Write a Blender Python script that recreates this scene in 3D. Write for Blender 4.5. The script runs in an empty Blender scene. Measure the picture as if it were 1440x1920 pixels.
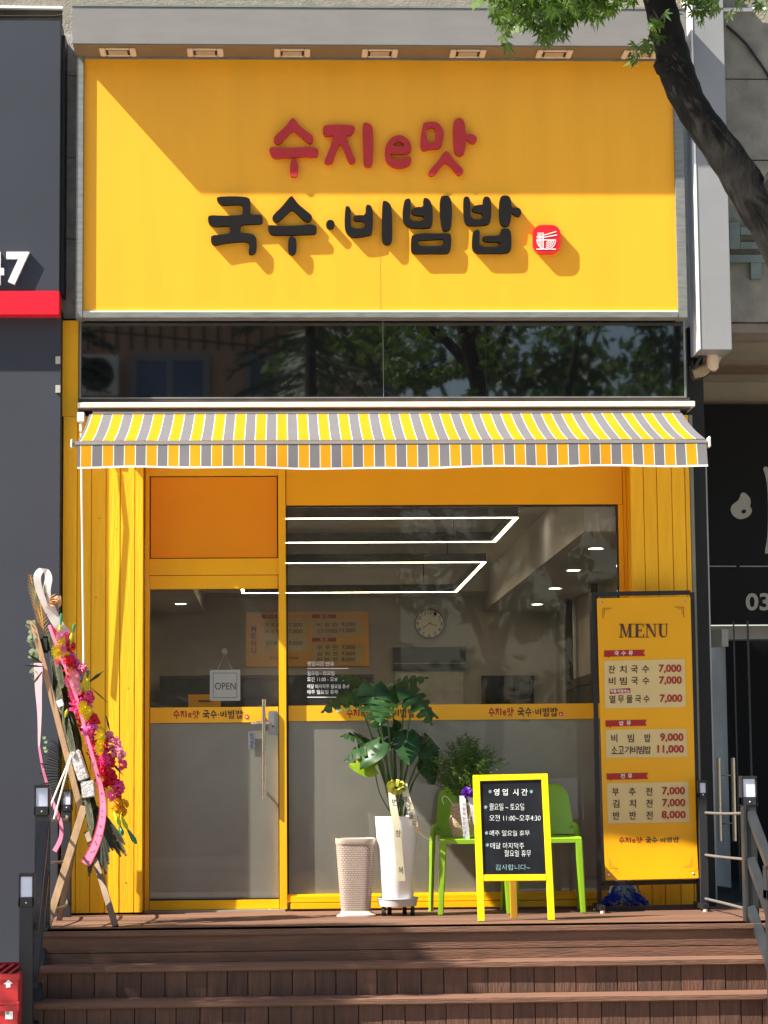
import bpy, bmesh, math, random
from mathutils import Vector, Matrix
from mathutils.geometry import tessellate_polygon
random.seed(7)
sc = bpy.context.scene
COL = sc.collection
V = Vector
rad = math.radians

# ------------------------------------------------------------------ camera
F = 4400.0
YAW, PIT, ROL = rad(2.55), rad(6.3), rad(-.52)
fw = V((math.sin(YAW)*math.cos(PIT), math.cos(YAW)*math.cos(PIT), math.sin(PIT)))
rt0 = V((math.cos(YAW), -math.sin(YAW), 0)); up0 = rt0.cross(fw)
rt = rt0*math.cos(ROL)+up0*math.sin(ROL); up = up0*math.cos(ROL)-rt0*math.sin(ROL)
CAM = V((0, -14.7, .8526))
cd = bpy.data.cameras.new('camera'); co = bpy.data.objects.new('camera', cd); COL.objects.link(co)
cd.sensor_fit = 'VERTICAL'; cd.sensor_height = 36; cd.sensor_width = 36; cd.lens = 36*F/1920
cd.clip_start = .1; cd.clip_end = 2000
M3 = Matrix((rt, up, -fw)).transposed()
co.matrix_world = Matrix.Translation(CAM) @ M3.to_4x4()
sc.camera = co

# ------------------------------------------------------------------ light
SA, SB = 3.0, 3.4                         # sunlight runs (SA, 1, -SB)
L = V((SA, 1, -SB)).normalized()
w = bpy.data.worlds.new('World'); sc.world = w; w.use_nodes = True
nt = w.node_tree; bg = nt.nodes['Background']
sky = nt.nodes.new('ShaderNodeTexSky'); sky.sky_type = 'NISHITA'; sky.sun_disc = False
sky.sun_elevation = math.asin(-L.z); sky.sun_rotation = math.atan2(-L.x, -L.y)
sky.air_density = 1.2; sky.dust_density = 1.5
nt.links.new(sky.outputs[0], bg.inputs[0]); bg.inputs[1].default_value = .066
sd = bpy.data.lights.new('sun', 'SUN'); so = bpy.data.objects.new('sun', sd); COL.objects.link(so)
sd.energy = 5.0; sd.angle = rad(.5); sd.color = (1, .93, .82)
so.rotation_euler = L.to_track_quat('-Z', 'Y').to_euler(); so.location = (-20, -10, 20)
sc.view_settings.view_transform = 'Standard'; sc.view_settings.look = 'None'
sc.view_settings.exposure = 1.58; sc.view_settings.gamma = 1
sc.cycles.max_bounces = 8; sc.cycles.transparent_max_bounces = 12
sc.cycles.caustics_reflective = False; sc.cycles.caustics_refractive = False

# ------------------------------------------------------------------ picture-to-place helpers (used while measuring the place)
def ray(u, v): return fw+rt*((u-720)/F)-up*((v-960)/F)
def P(u, v, pl):
    d = ray(u, v)
    if isinstance(pl, tuple):
        p0, n = pl; return CAM+d*((p0-CAM).dot(n)/d.dot(n))
    return CAM+d*((pl-CAM.y)/d.y)
def G(u, v): d = ray(u, v); return CAM+d*(-CAM.z/d.z)
def X(u, v, y): return P(u, v, y).x
def Z(u, v, y): return P(u, v, y).z

# ------------------------------------------------------------------ materials
def mat(name, c, rough=.6, var=.12, sc_=6, bump=0, metal=0, spec=.5, coat=0, det=6, stretch=None, bscale=None, hue=None, island=0):
    m = bpy.data.materials.new(name); m.use_nodes = True
    n, l = m.node_tree.nodes, m.node_tree.links; b = n['Principled BSDF']
    b.inputs['Roughness'].default_value = rough; b.inputs['Metallic'].default_value = metal
    b.inputs['Specular IOR Level'].default_value = spec; b.inputs['Coat Weight'].default_value = coat
    tc = n.new('ShaderNodeTexCoord'); co_ = tc.outputs['Object']
    if stretch:
        mp = n.new('ShaderNodeMapping'); mp.inputs['Scale'].default_value = stretch; l.new(co_, mp.inputs[0]); co_ = mp.outputs[0]
    nz = n.new('ShaderNodeTexNoise'); nz.inputs['Scale'].default_value = sc_; nz.inputs['Detail'].default_value = det
    l.new(co_, nz.inputs['Vector'])
    r = n.new('ShaderNodeValToRGB'); r.color_ramp.elements[0].position = .3; r.color_ramp.elements[1].position = .7
    h = hue or (1, 1, 1)
    r.color_ramp.elements[0].color = tuple(max(0, x*(1-var)) for x in c)+(1,)
    r.color_ramp.elements[1].color = tuple(min(1, x*(1+var)*k) for x, k in zip(c, h))+(1,)
    l.new(nz.outputs['Fac'], r.inputs[0]); l.new(r.outputs[0], b.inputs['Base Color'])
    if island:
        ge = n.new('ShaderNodeNewGeometry'); mr = n.new('ShaderNodeMapRange'); mr.inputs[3].default_value = 1-island; mr.inputs[4].default_value = 1+island
        l.new(ge.outputs['Random Per Island'], mr.inputs[0]); mm = n.new('ShaderNodeMix'); mm.data_type = 'RGBA'; mm.blend_type = 'MULTIPLY'; mm.inputs[0].default_value = 1
        l.new(r.outputs[0], mm.inputs[6]); l.new(mr.outputs[0], mm.inputs[7]); l.new(mm.outputs[2], b.inputs['Base Color'])
    if bump:
        n2 = n.new('ShaderNodeTexNoise'); n2.inputs['Scale'].default_value = bscale or sc_*8; n2.inputs['Detail'].default_value = 5
        l.new(co_, n2.inputs['Vector'])
        bp = n.new('ShaderNodeBump'); bp.inputs['Strength'].default_value = bump; bp.inputs['Distance'].default_value = .01
        l.new(n2.outputs['Fac'], bp.inputs['Height']); l.new(bp.outputs[0], b.inputs['Normal'])
    if name.startswith('dark tinted'): b.inputs['IOR'].default_value = 1.65
    m['c'] = c
    return m
def emit(name, c, s):
    m = bpy.data.materials.new(name); m.use_nodes = True; b = m.node_tree.nodes['Principled BSDF']
    b.inputs['Base Color'].default_value = c+(1,); b.inputs['Emission Color'].default_value = c+(1,); b.inputs['Emission Strength'].default_value = s
    return m
def leafmat(name, c1, c2, rough=.45, trans=.35, spec=.4):
    m = bpy.data.materials.new(name); m.use_nodes = True
    n, l = m.node_tree.nodes, m.node_tree.links; b = n['Principled BSDF']; out = n['Material Output']
    b.inputs['Roughness'].default_value = rough; b.inputs['Specular IOR Level'].default_value = spec
    tc = n.new('ShaderNodeTexCoord'); nz = n.new('ShaderNodeTexNoise'); nz.inputs['Scale'].default_value = 9
    l.new(tc.outputs['Object'], nz.inputs['Vector'])
    r = n.new('ShaderNodeValToRGB'); r.color_ramp.elements[0].position = .35; r.color_ramp.elements[1].position = .65
    r.color_ramp.elements[0].color = c1+(1,); r.color_ramp.elements[1].color = c2+(1,)
    l.new(nz.outputs['Fac'], r.inputs[0]); l.new(r.outputs[0], b.inputs['Base Color'])
    t = n.new('ShaderNodeBsdfTranslucent'); l.new(r.outputs[0], t.inputs[0])
    mx = n.new('ShaderNodeMixShader'); mx.inputs[0].default_value = trans
    l.new(b.outputs[0], mx.inputs[1]); l.new(t.outputs[0], mx.inputs[2]); l.new(mx.outputs[0], out.inputs[0])
    return m
def glassmat(name, tint, boost=1.0, rough=0.0):
    m = bpy.data.materials.new(name); m.use_nodes = True
    n, l = m.node_tree.nodes, m.node_tree.links; n.remove(n['Principled BSDF'])
    t = n.new('ShaderNodeBsdfTransparent'); t.inputs[0].default_value = tint+(1,)
    g = n.new('ShaderNodeBsdfGlossy'); g.inputs['Roughness'].default_value = rough
    f = n.new('ShaderNodeFresnel'); f.inputs[0].default_value = 1.5
    mu = n.new('ShaderNodeMath'); mu.operation = 'MULTIPLY'; mu.inputs[1].default_value = boost; l.new(f.outputs[0], mu.inputs[0])
    mx = n.new('ShaderNodeMixShader'); l.new(mu.outputs[0], mx.inputs[0]); l.new(t.outputs[0], mx.inputs[1]); l.new(g.outputs[0], mx.inputs[2])
    df = n.new('ShaderNodeBsdfDiffuse'); df.inputs[0].default_value = (.6, .59, .56, 1)
    tc = n.new('ShaderNodeTexCoord'); nz = n.new('ShaderNodeTexNoise'); nz.inputs['Scale'].default_value = 2.6; nz.inputs['Detail'].default_value = 9; nz.inputs['Roughness'].default_value = .65
    l.new(tc.outputs['Object'], nz.inputs[0]); mr = n.new('ShaderNodeMapRange'); mr.inputs[1].default_value = .38; mr.inputs[2].default_value = .8; mr.inputs[3].default_value = .012; mr.inputs[4].default_value = .06
    l.new(nz.outputs['Fac'], mr.inputs[0]); m2 = n.new('ShaderNodeMixShader'); l.new(mr.outputs[0], m2.inputs[0]); l.new(mx.outputs[0], m2.inputs[1]); l.new(df.outputs[0], m2.inputs[2])
    l.new(m2.outputs[0], n['Material Output'].inputs[0])
    return m
def clothmat(name, c, trans=.3, rough=.8, var=.06):
    m = mat(name, c, rough, var, 30, spec=.2); n, l = m.node_tree.nodes, m.node_tree.links
    b = n['Principled BSDF']; t = n.new('ShaderNodeBsdfTranslucent'); t.inputs[0].default_value = c+(1,)
    mx = n.new('ShaderNodeMixShader'); mx.inputs[0].default_value = trans
    l.new(b.outputs[0], mx.inputs[1]); l.new(t.outputs[0], mx.inputs[2]); l.new(mx.outputs[0], n['Material Output'].inputs[0])
    return m

YEL = (.86, .50, .010)
M = dict(
    sign=mat('sign yellow vinyl', (.90, .41, .024), .42, .035, 2.5, .03, bscale=260, spec=.35, stretch=(3, 1, .35)),
    yel=mat('yellow gloss paint', (.88, .45, .004), .38, .05, 4, .06, bscale=40),
    plank=mat('yellow painted wood', (.90, .475, .004), .55, .07, 5, .25, stretch=(8, 8, .6), bscale=14, island=.07),
    orange=mat('orange film', (.82, .29, .002), .35, .03, 3),
    orange2=mat('orange yellow film', (.86, .40, .003), .35, .04, 3),
    band=mat('yellow window film', (.88, .44, .012), .4, .03, 4),
    basey=mat('bright yellow aluminium', (.86, .49, .004), .35, .04, 5),
    red=mat('red letter face', (.46, .024, .026), .45, .10, 9, .1),
    black=mat('black letter face', (.006, .005, .005), .6, .15, 9, .08, spec=.2),
    emred=mat('emblem red', (.62, .012, .022), .35, .04, 5),
    white=mat('white paint', (.80, .80, .80), .4, .03, 5),
    cream=mat('cream trim', (.80, .76, .66), .45, .06, 8, .05),
    alu=mat('brushed aluminium', (.21, .22, .205), .45, .2, 9, .15, metal=.3, stretch=(1, 1, 6)),
    steel=mat('polished steel', (.62, .61, .58), .18, .05, 9, metal=1),
    barg=mat('grey painted steel', (.20, .19, .18), .5, .06, 4, .05, stretch=(1, 4, 4)),
    barbrown=mat('brown soffit board', (.19, .135, .08), .6, .08, 4, .05),
    lampcream=mat('lamp cream plastic', (.70, .56, .42), .45, .03, 9),
    lampin=mat('lamp lens', (.42, .34, .24), .25, .05, 9),
    dkglass=mat('dark tinted glass', (.008, .009, .010), .02, .3, 1.5, spec=1.0),
    blackfr=mat('black frame', (.011, .009, .011), .5, .1, 9),
    slate=mat('slate panel', (.021, .026, .039), .55, .12, 1.2, .03),
    wallg=mat('grey wall panel', (.026, .030, .045), .6, .14, 1.1, .05),
    redp=mat('red plastic stripe', (.78, .010, .028), .35, .03, 4),
    stone=mat('weathered stone', (.25, .23, .185), .85, .22, 9, .5, bscale=70),
    stone2=mat('rough pale stone', (.50, .47, .40), .85, .2, 18, .5, bscale=70),
    soffit=mat('beige soffit', (.34, .29, .21), .7, .12, 3, .1),
    boxg=mat('pale grey sign box', (.245, .25, .256), .5, .05, 3, .03),
    letm=mat('grey green metal letter', (.155, .185, .165), .5, .14, 8, .1),
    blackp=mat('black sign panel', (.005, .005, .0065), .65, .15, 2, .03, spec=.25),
    greyl=mat('grey sign lettering', (.42, .40, .36), .5, .05, 8),
    beam=mat('grey beam', (.36, .34, .31), .5, .06, 5, .05),
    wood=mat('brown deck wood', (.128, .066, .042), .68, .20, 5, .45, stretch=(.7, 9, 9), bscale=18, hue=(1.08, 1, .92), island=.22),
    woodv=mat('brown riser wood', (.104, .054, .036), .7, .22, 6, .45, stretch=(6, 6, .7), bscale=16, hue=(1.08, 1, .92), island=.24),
    wooddk=mat('dark under deck', (.02, .014, .012), .9, .1, 5),
    frost=mat('frosted grey film', (.50, .475, .425), .6, .10, 1.6, spec=.2),
    glass=glassmat('clear glass', (.94, .95, .94), .58),
    glassd=glassmat('dark door glass', (.55, .58, .56), 1.1),
    room=mat('interior plaster', (.50, .485, .455), .8, .25, 1.6, .1),
    roomc=mat('interior ceiling', (.50, .485, .455), .8, .05, 2),
    roomd=mat('interior dark', (.03, .03, .034), .5, .15, 4),
    roomf=mat('interior floor', (.22, .20, .18), .4, .1, 4),
    led=emit('led strip', (1, .77, .48), 8.0),
    down=emit('downlight lens', (1, .86, .66), 16.0),
    clockf=mat('clock face', (.9, .84, .68), .5, .03, 8),
    slateb=mat('blue grey shutter', (.016, .021, .028), .5, .15, 5),
    curtain=mat('pale curtain', (.55, .55, .52), .8, .15, 9, .2),
    green=mat('lime green plastic', (.225, .41, .014), .38, .03, 5),
    chalk=mat('blackboard', (.010, .011, .014), .45, .6, 5, spec=.3),
    chalkw=mat('chalk white', (.78, .80, .80), .9, .2, 60),
    chalkb=mat('chalk blue', (.30, .48, .52), .9, .2, 60),
    yelb=mat('bright yellow wood frame', (.90, .66, .003), .4, .03, 6, .05),
    woodleg=mat('amber wood leg', (.62, .34, .02), .5, .12, 8, stretch=(6, 6, 1)),
    banner=mat('menu vinyl', (.82, .385, .003), .33, .03, 3, .02),
    mcream=mat('menu cream patch', (.66, .50, .22), .45, .03, 8),
    mred=mat('menu red', (.36, .010, .012), .45, .03, 8),
    mbrown=mat('menu dark brown', (.055, .022, .020), .5, .05, 8),
    mwhite=mat('menu white', (.8, .74, .70), .5, .02, 8),
    pot=mat('white ceramic', (.80, .79, .77), .28, .03, 5, .02),
    bin=None,
    rub=mat('black rubber', (.02, .02, .02), .5, .1, 9),
    rail=mat('charcoal powder coat', (.016, .017, .020), .5, .12, 6, .08),
    railg=mat('worn grey steel', (.030, .034, .039), .4, .2, 7, .1, metal=.2),
    lens=mat('frosted lamp lens', (.62, .66, .80), .3, .04, 9),
    pine=mat('pine lath', (.37, .235, .13), .65, .18, 8, .2, stretch=(5, 5, 1)),
    pined=mat('weathered lath', (.19, .125, .08), .7, .18, 8, .2, stretch=(5, 5, 1)),
    railr=mat('dull rod steel', (.17, .165, .155), .45, .1, 9, metal=.3),
    foam=mat('silvery foil foam', (.55, .53, .52), .4, .2, 30, .8, bscale=60),
    net=mat('dark florist foam', (.010, .022, .017), .9, .5, 50, .8),
    bow=clothmat('sheer white ribbon', (.80, .74, .72), .4, .6),
    bowg=clothmat('gold pink ribbon', (.70, .42, .22), .2, .4),
    rpink=clothmat('pink satin ribbon', (.55, .17, .29), .25, .45),
    rpale=clothmat('pale pink ribbon', (.60, .40, .46), .35, .45),
    rcream=clothmat('cream satin ribbon', (.74, .70, .50), .2, .45),
    rwhite=clothmat('white satin ribbon', (.72, .72, .74), .2, .45),
    ink=mat('ribbon ink', (.02, .015, .05), .6, .1, 9),
    crate=mat('red crate plastic', (.42, .018, .022), .42, .12, 8, .1),
    blue=clothmat('blue mop fibre', (.02, .07, .58), .1, .8, .3),
    clear=mat('pale blue plastic', (.22, .36, .46), .2, .1, 9),
    bark=mat('dark tree bark', (.0095, .008, .007), .9, .6, 9, .4, spec=.25, bscale=26, stretch=(2, 2, .8)),
    leafa=leafmat('maple leaves', (.045, .095, .012), (.10, .18, .022), trans=.45),
    leafb=leafmat('street leaves', (.04, .085, .018), (.10, .18, .035), trans=.5),
    leafc=leafmat('spruce needles', (.018, .04, .022), (.05, .085, .045), .6, .15),
    mon=leafmat('monstera leaf', (.013, .045, .014), (.032, .085, .022), .38, .2, .22),
    monlit=leafmat('sunlit monstera leaf', (.20, .32, .012), (.26, .40, .02), .35, .4),  # yellow green leaf, brightened: sunlight put into the colour
    stem=leafmat('plant stem', (.04, .09, .015), (.09, .15, .03), .5, .1),
    fern=leafmat('fern fronds', (.05, .11, .018), (.11, .19, .035), .6, .35),
    palm=leafmat('dried palm', (.055, .062, .030), (.11, .115, .06), .6, .2),
    palmd=leafmat('dark palm', (.020, .028, .018), (.04, .05, .03), .6, .15),
    euc=leafmat('eucalyptus', (.13, .20, .10), (.24, .31, .18), .6, .3),
    gold=leafmat('gold wheat', (.55, .27, .03), (.72, .42, .08), .6, .3),
    lime=leafmat('lime buds', (.42, .55, .02), (.55, .62, .03), .5, .3),
    gtip=leafmat('green buds', (.04, .24, .12), (.07, .32, .16), .5, .3),
    fred=leafmat('red petals', (.66, .010, .04), (.80, .02, .08), .6, .25),
    fhot=leafmat('hot pink petals', (.80, .04, .22), (.85, .11, .32), .6, .25),
    fmag=leafmat('magenta petals', (.74, .13, .42), (.82, .24, .54), .6, .25),
    fpnk=leafmat('soft pink petals', (.72, .17, .32), (.80, .32, .42), .6, .25),
    fyel=leafmat('yellow petals', (.80, .56, .005), (.85, .66, .02), .6, .25),
    fora=leafmat('orange petals', (.72, .30, .005), (.82, .42, .01), .6, .25),
    fpur=leafmat('purple petals', (.11, .008, .33), (.17, .02, .46), .6, .25),
    pave=mat('grey paving', (.32, .31, .29), .85, .15, 3, .3),
    siding=mat('orange brown siding', (.50, .27, .15), .7, .12, 3),
    bluew=mat('blue window', (.05, .09, .22), .2, .2, 2),
    tealw=mat('teal pane', (.07, .10, .10), .2, .3, 2),
)
def lined(base, axis, period, depth_, name):     # grooves cut into a surface by colour and bump
    m = base.copy(); m.name = name; return m
# woven bin: bricks of moulded plastic
def make_bin():
    m = mat('beige woven plastic', (.56, .44, .36), .5, .03, 6)
    n, l = m.node_tree.nodes, m.node_tree.links; b = n['Principled BSDF']
    uv = n.new('ShaderNodeUVMap'); br = n.new('ShaderNodeTexBrick')
    br.inputs['Scale'].default_value = 1; br.offset = .5
    br.inputs['Brick Width'].default_value = .5; br.inputs['Row Height'].default_value = .25
    br.inputs['Mortar Size'].default_value = .045; br.inputs['Mortar Smooth'].default_value = .6
    br.inputs['Color1'].default_value = (.52, .41, .345, 1); br.inputs['Color2'].default_value = (.47, .37, .31, 1); br.inputs['Mortar'].default_value = (.27, .20, .16, 1)
    l.new(uv.outputs[0], br.inputs['Vector']); l.new(br.outputs['Color'], b.inputs['Base Color'])
    iv = n.new('ShaderNodeMath'); iv.operation = 'SUBTRACT'; iv.inputs[0].default_value = 1; l.new(br.outputs['Fac'], iv.inputs[1])
    bp = n.new('ShaderNodeBump'); bp.inputs['Strength'].default_value = 1; bp.inputs['Distance'].default_value = .008
    l.new(iv.outputs[0], bp.inputs['Height']); l.new(bp.outputs[0], b.inputs['Normal'])
    return m
M['bin'] = make_bin()
def make_awning():
    m = bpy.data.materials.new('striped awning cloth'); m.use_nodes = True
    n, l = m.node_tree.nodes, m.node_tree.links; b = n['Principled BSDF']
    b.inputs['Roughness'].default_value = .8; b.inputs['Specular IOR Level'].default_value = .2
    uv = n.new('ShaderNodeUVMap'); sx = n.new('ShaderNodeSeparateXYZ'); l.new(uv.outputs[0], sx.inputs[0])
    fr = n.new('ShaderNodeMath'); fr.operation = 'FRACT'; l.new(sx.outputs[0], fr.inputs[0])
    r = n.new('ShaderNodeValToRGB'); r.color_ramp.interpolation = 'CONSTANT'
    e = r.color_ramp.elements; yl = (.66, .315, .008, 1); gr = (.185, .18, .198, 1); wh = (.86, .84, .82, 1)
    e[0].position = 0; e[0].color = yl; e[1].position = .475; e[1].color = wh
    for p, c in ((.51, gr), (.965, wh)): q = e.new(p); q.color = c
    l.new(fr.outputs[0], r.inputs[0])
    nz = n.new('ShaderNodeTexNoise'); nz.inputs['Scale'].default_value = 2.2; tc = n.new('ShaderNodeTexCoord'); l.new(tc.outputs['Object'], nz.inputs[0])
    mp = n.new('ShaderNodeMapRange'); mp.inputs[3].default_value = .86; mp.inputs[4].default_value = 1.06; l.new(nz.outputs['Fac'], mp.inputs[0])
    mm = n.new('ShaderNodeMix'); mm.data_type = 'RGBA'; mm.blend_type = 'MULTIPLY'; mm.inputs[0].default_value = 1
    l.new(r.outputs[0], mm.inputs[6]); l.new(mp.outputs[0], mm.inputs[7])
    l.new(mm.outputs[2], b.inputs['Base Color'])
    t = n.new('ShaderNodeBsdfTranslucent'); l.new(mm.outputs[2], t.inputs[0]); mx = n.new('ShaderNodeMixShader'); mx.inputs[0].default_value = .28
    l.new(b.outputs[0], mx.inputs[1]); l.new(t.outputs[0], mx.inputs[2]); l.new(mx.outputs[0], n['Material Output'].inputs[0])
    return m
M['awn'] = make_awning()

# ------------------------------------------------------------------ objects
def tag(o, label=None, cat=None, group=None, kind=None):
    if label: o['label'] = label
    if cat: o['category'] = cat
    if group: o['group'] = group
    if kind: o['kind'] = kind
    return o
def thing(name, label, cat, loc=(0, 0, 0), group=None):
    o = bpy.data.objects.new(name, None); COL.objects.link(o); o.location = loc; o.empty_display_size = .1
    return tag(o, label, cat, group)
def root(o):
    while o.parent: o = o.parent
    return o
def copy_tree(o, parent=None):
    c = o.copy(); COL.objects.link(c); c.parent = parent
    for ch in list(o.children): copy_tree(ch, c)
    return c
class MB:
    def __init__(s): s.v = []; s.f = []; s.uv = {}
    def face(s, pts, uv=None):
        i = len(s.v); s.v += [V(p) for p in pts]; s.f.append(tuple(range(i, i+len(pts))))
        if uv: s.uv[len(s.f)-1] = uv
        return s
    def hexa(s, c):                       # eight corners: bottom 4 (ccw), top 4
        i = len(s.v); s.v += [V(p) for p in c]
        for f in ((3, 2, 1, 0), (4, 5, 6, 7), (0, 1, 5, 4), (1, 2, 6, 5), (2, 3, 7, 6), (3, 0, 4, 7)): s.f.append(tuple(i+k for k in f))
        return s
    def box(s, x0, x1, y0, y1, z0, z1):
        if x0 > x1: x0, x1 = x1, x0
        if y0 > y1: y0, y1 = y1, y0
        if z0 > z1: z0, z1 = z1, z0
        return s.hexa([(x0, y0, z0), (x1, y0, z0), (x1, y1, z0), (x0, y1, z0), (x0, y0, z1), (x1, y0, z1), (x1, y1, z1), (x0, y1, z1)])
    def pb(s, u0, u1, v0, v1, yf, yb):     # a box whose front (at yf) covers that much of the view
        um, vm = (u0+u1)/2, (v0+v1)/2
        return s.box(X(u0, vm, yf), X(u1, vm, yf), yf, yb, Z(um, v1, yf), Z(um, v0, yf))
    def bar(s, a, b, w_, h_, upv=(0, 0, 1)):
        a, b = V(a), V(b); d = (b-a).normalized(); u = V(upv)
        if abs(d.dot(u)) > .98: u = V((0, 1, 0))
        x = d.cross(u).normalized()*w_/2; y = x.cross(d).normalized()*h_/2
        return s.hexa([a-x-y, a+x-y, a+x+y, a-x+y, b-x-y, b+x-y, b+x+y, b-x+y])
    def tube(s, pts, r, n=8, cap=True):
        pts = [V(p) for p in pts]; k = len(pts); rs = r if isinstance(r, (list, tuple)) else [r]*k
        i0 = len(s.v); ref = V((.13, .7, .3))
        for j, p in enumerate(pts):
            t = (pts[min(j+1, k-1)]-pts[max(j-1, 0)]).normalized()
            a = t.cross(ref).normalized(); b = t.cross(a)
            for q in range(n):
                an = 2*math.pi*q/n; s.v.append(p+(a*math.cos(an)+b*math.sin(an))*rs[j])
        for j in range(k-1):
            for q in range(n):
                s.f.append((i0+j*n+q, i0+j*n+(q+1) % n, i0+(j+1)*n+(q+1) % n, i0+(j+1)*n+q))
        if cap:
            s.f.append(tuple(i0+q for q in reversed(range(n)))); s.f.append(tuple(i0+(k-1)*n+q for q in range(n)))
        return s
    def lathe(s, prof, c, n=24, sq=0, uvs=None):   # prof: (r, z); sq>0 rounds a square section
        i0 = len(s.v); c = V(c)
        for r, z in prof:
            for q in range(n):
                a = 2*math.pi*q/n; ca, sa = math.cos(a), math.sin(a)
                k = 1/((abs(ca)**sq+abs(sa)**sq)**(1/sq)) if sq else 1
                s.v.append(c+V((r*k*ca, r*k*sa, z)))
        for j in range(len(prof)-1):
            for q in range(n):
                s.f.append((i0+j*n+q, i0+j*n+(q+1) % n, i0+(j+1)*n+(q+1) % n, i0+(j+1)*n+q))
                if uvs:
                    U = lambda q_: q_/n*uvs[0]
                    s.uv[len(s.f)-1] = [(U(q), prof[j][1]*uvs[1]), (U(q+1), prof[j][1]*uvs[1]), (U(q+1), prof[j+1][1]*uvs[1]), (U(q), prof[j+1][1]*uvs[1])]
        return s
    def cap(s, r, z, c, n=24, sq=0):
        c = V(c); pts = []
        for q in range(n):
            a = 2*math.pi*q/n; ca, sa = math.cos(a), math.sin(a); k = 1/((abs(ca)**sq+abs(sa)**sq)**(1/sq)) if sq else 1
            pts.append(c+V((r*k*ca, r*k*sa, z)))
        return s.face(pts)
    def poly(s, loops, mp, t=0):           # loops of 2-D points, mp(x, y, depth) -> 3-D; t = thickness
        flat = [p for lp in loops for p in lp]
        tri = tessellate_polygon([[V((p[0], p[1], 0)) for p in lp] for lp in loops])
        i = len(s.v); s.v += [V(mp(p[0], p[1], 0)) for p in flat]
        for a in tri: s.f.append((i+a[0], i+a[1], i+a[2]))
        if t:
            j = len(s.v); s.v += [V(mp(p[0], p[1], t)) for p in flat]; k = 0
            for lp in loops:
                m = len(lp)
                for q in range(m): a, b = k+q, k+(q+1) % m; s.f.append((i+a, i+b, j+b, j+a))
                k += m
        return s
    def strip(s, pts, wv, n=None):         # ribbon: centre points and half-width vectors
        for j in range(len(pts)-1):
            a, b = V(pts[j]), V(pts[j+1]); wa = V(wv[j] if isinstance(wv, list) else wv); wb = V(wv[j+1] if isinstance(wv, list) else wv)
            s.face([a-wa, a+wa, b+wb, b-wb])
        return s
    def build(s, name, m, parent=None, smooth=False, bevel=0, label=None, merge=False):
        me = bpy.data.meshes.new(name)
        off = V(root(parent).location) if parent else V((0, 0, 0))
        me.from_pydata([tuple(v-off) for v in s.v], [], s.f)
        if s.uv:
            ul = me.uv_layers.new(name='UVMap')
            for p in me.polygons:
                q = s.uv.get(p.index)
                if q:
                    for li, t in zip(p.loop_indices, q): ul.data[li].uv = t
        me.materials.append(m)
        if bevel or merge:
            bm = bmesh.new(); bm.from_mesh(me)
            bmesh.ops.remove_doubles(bm, verts=bm.verts, dist=1e-5)
            if bevel:
                ed = [e for e in bm.edges if len(e.link_faces) == 2 and e.calc_face_angle(0) > .5]
                bmesh.ops.bevel(bm, geom=ed, offset=bevel, segments=2, affect='EDGES', clamp_overlap=True)
            bm.to_mesh(me); bm.free()
        bm = bmesh.new(); bm.from_mesh(me); bmesh.ops.recalc_face_normals(bm, faces=bm.faces); bm.to_mesh(me); bm.free()
        if smooth:
            for p in me.polygons: p.use_smooth = True
            try: me.set_sharp_from_angle(angle=rad(40))
            except Exception: pass
        o = bpy.data.objects.new(name, me); COL.objects.link(o)
        if parent: o.parent = parent
        if label: o['label'] = label
        return o
def chaikin(p, n=1):
    for _ in range(n):
        q = []
        for i in range(len(p)):
            a, b = p[i], p[(i+1) % len(p)]
            q += [(a[0]*.75+b[0]*.25, a[1]*.75+b[1]*.25), (a[0]*.25+b[0]*.75, a[1]*.25+b[1]*.75)]
        p = q
    return p
def spl(pts, n=6):                          # smooth curve through points
    pts = [V(p) for p in pts]; o = []
    for i in range(len(pts)-1):
        p0, p1, p2, p3 = pts[max(i-1, 0)], pts[i], pts[i+1], pts[min(i+2, len(pts)-1)]
        for k in range(n):
            t = k/n; o.append(.5*((2*p1)+(p2-p0)*t+(2*p0-5*p1+4*p2-p3)*t*t+(3*p1-p0-3*p2+p3)*t**3))
    return o+[pts[-1]]

# lettering: Blender's own built-in font, laid on a plane
_cache = {}
def glyphs(s, bold):
    k = (s, bold)
    if k not in _cache:
        c = bpy.data.curves.new('t', 'FONT'); c.body = s; c.offset = bold; c.resolution_u = 3
        o = bpy.data.objects.new('t', c); COL.objects.link(o)
        dg = bpy.context.evaluated_depsgraph_get(); me = bpy.data.meshes.new_from_object(o.evaluated_get(dg))
        vs = [tuple(v.co[:2]) for v in me.vertices]; fs = [tuple(p.vertices) for p in me.polygons]
        bpy.data.objects.remove(o); bpy.data.curves.remove(c); bpy.data.meshes.remove(me)
        x0, x1 = min(v[0] for v in vs), max(v[0] for v in vs); y0, y1 = min(v[1] for v in vs), max(v[1] for v in vs)
        _cache[k] = ([((x-x0)/(x1-x0), (y1-y)/(y1-y0)) for x, y in vs], fs)
    return _cache[k]
def plane_map(u0, u1, v0, v1, pl, lift=.002):
    a, b, c = P(u0, v0, pl), P(u1, v0, pl), P(u0, v1, pl)
    n = (b-a).cross(c-a).normalized()
    if n.dot(CAM-a) < 0: n = -n
    return lambda x, y, d=0: a+(b-a)*x+(c-a)*y+n*(lift+d)
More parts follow.
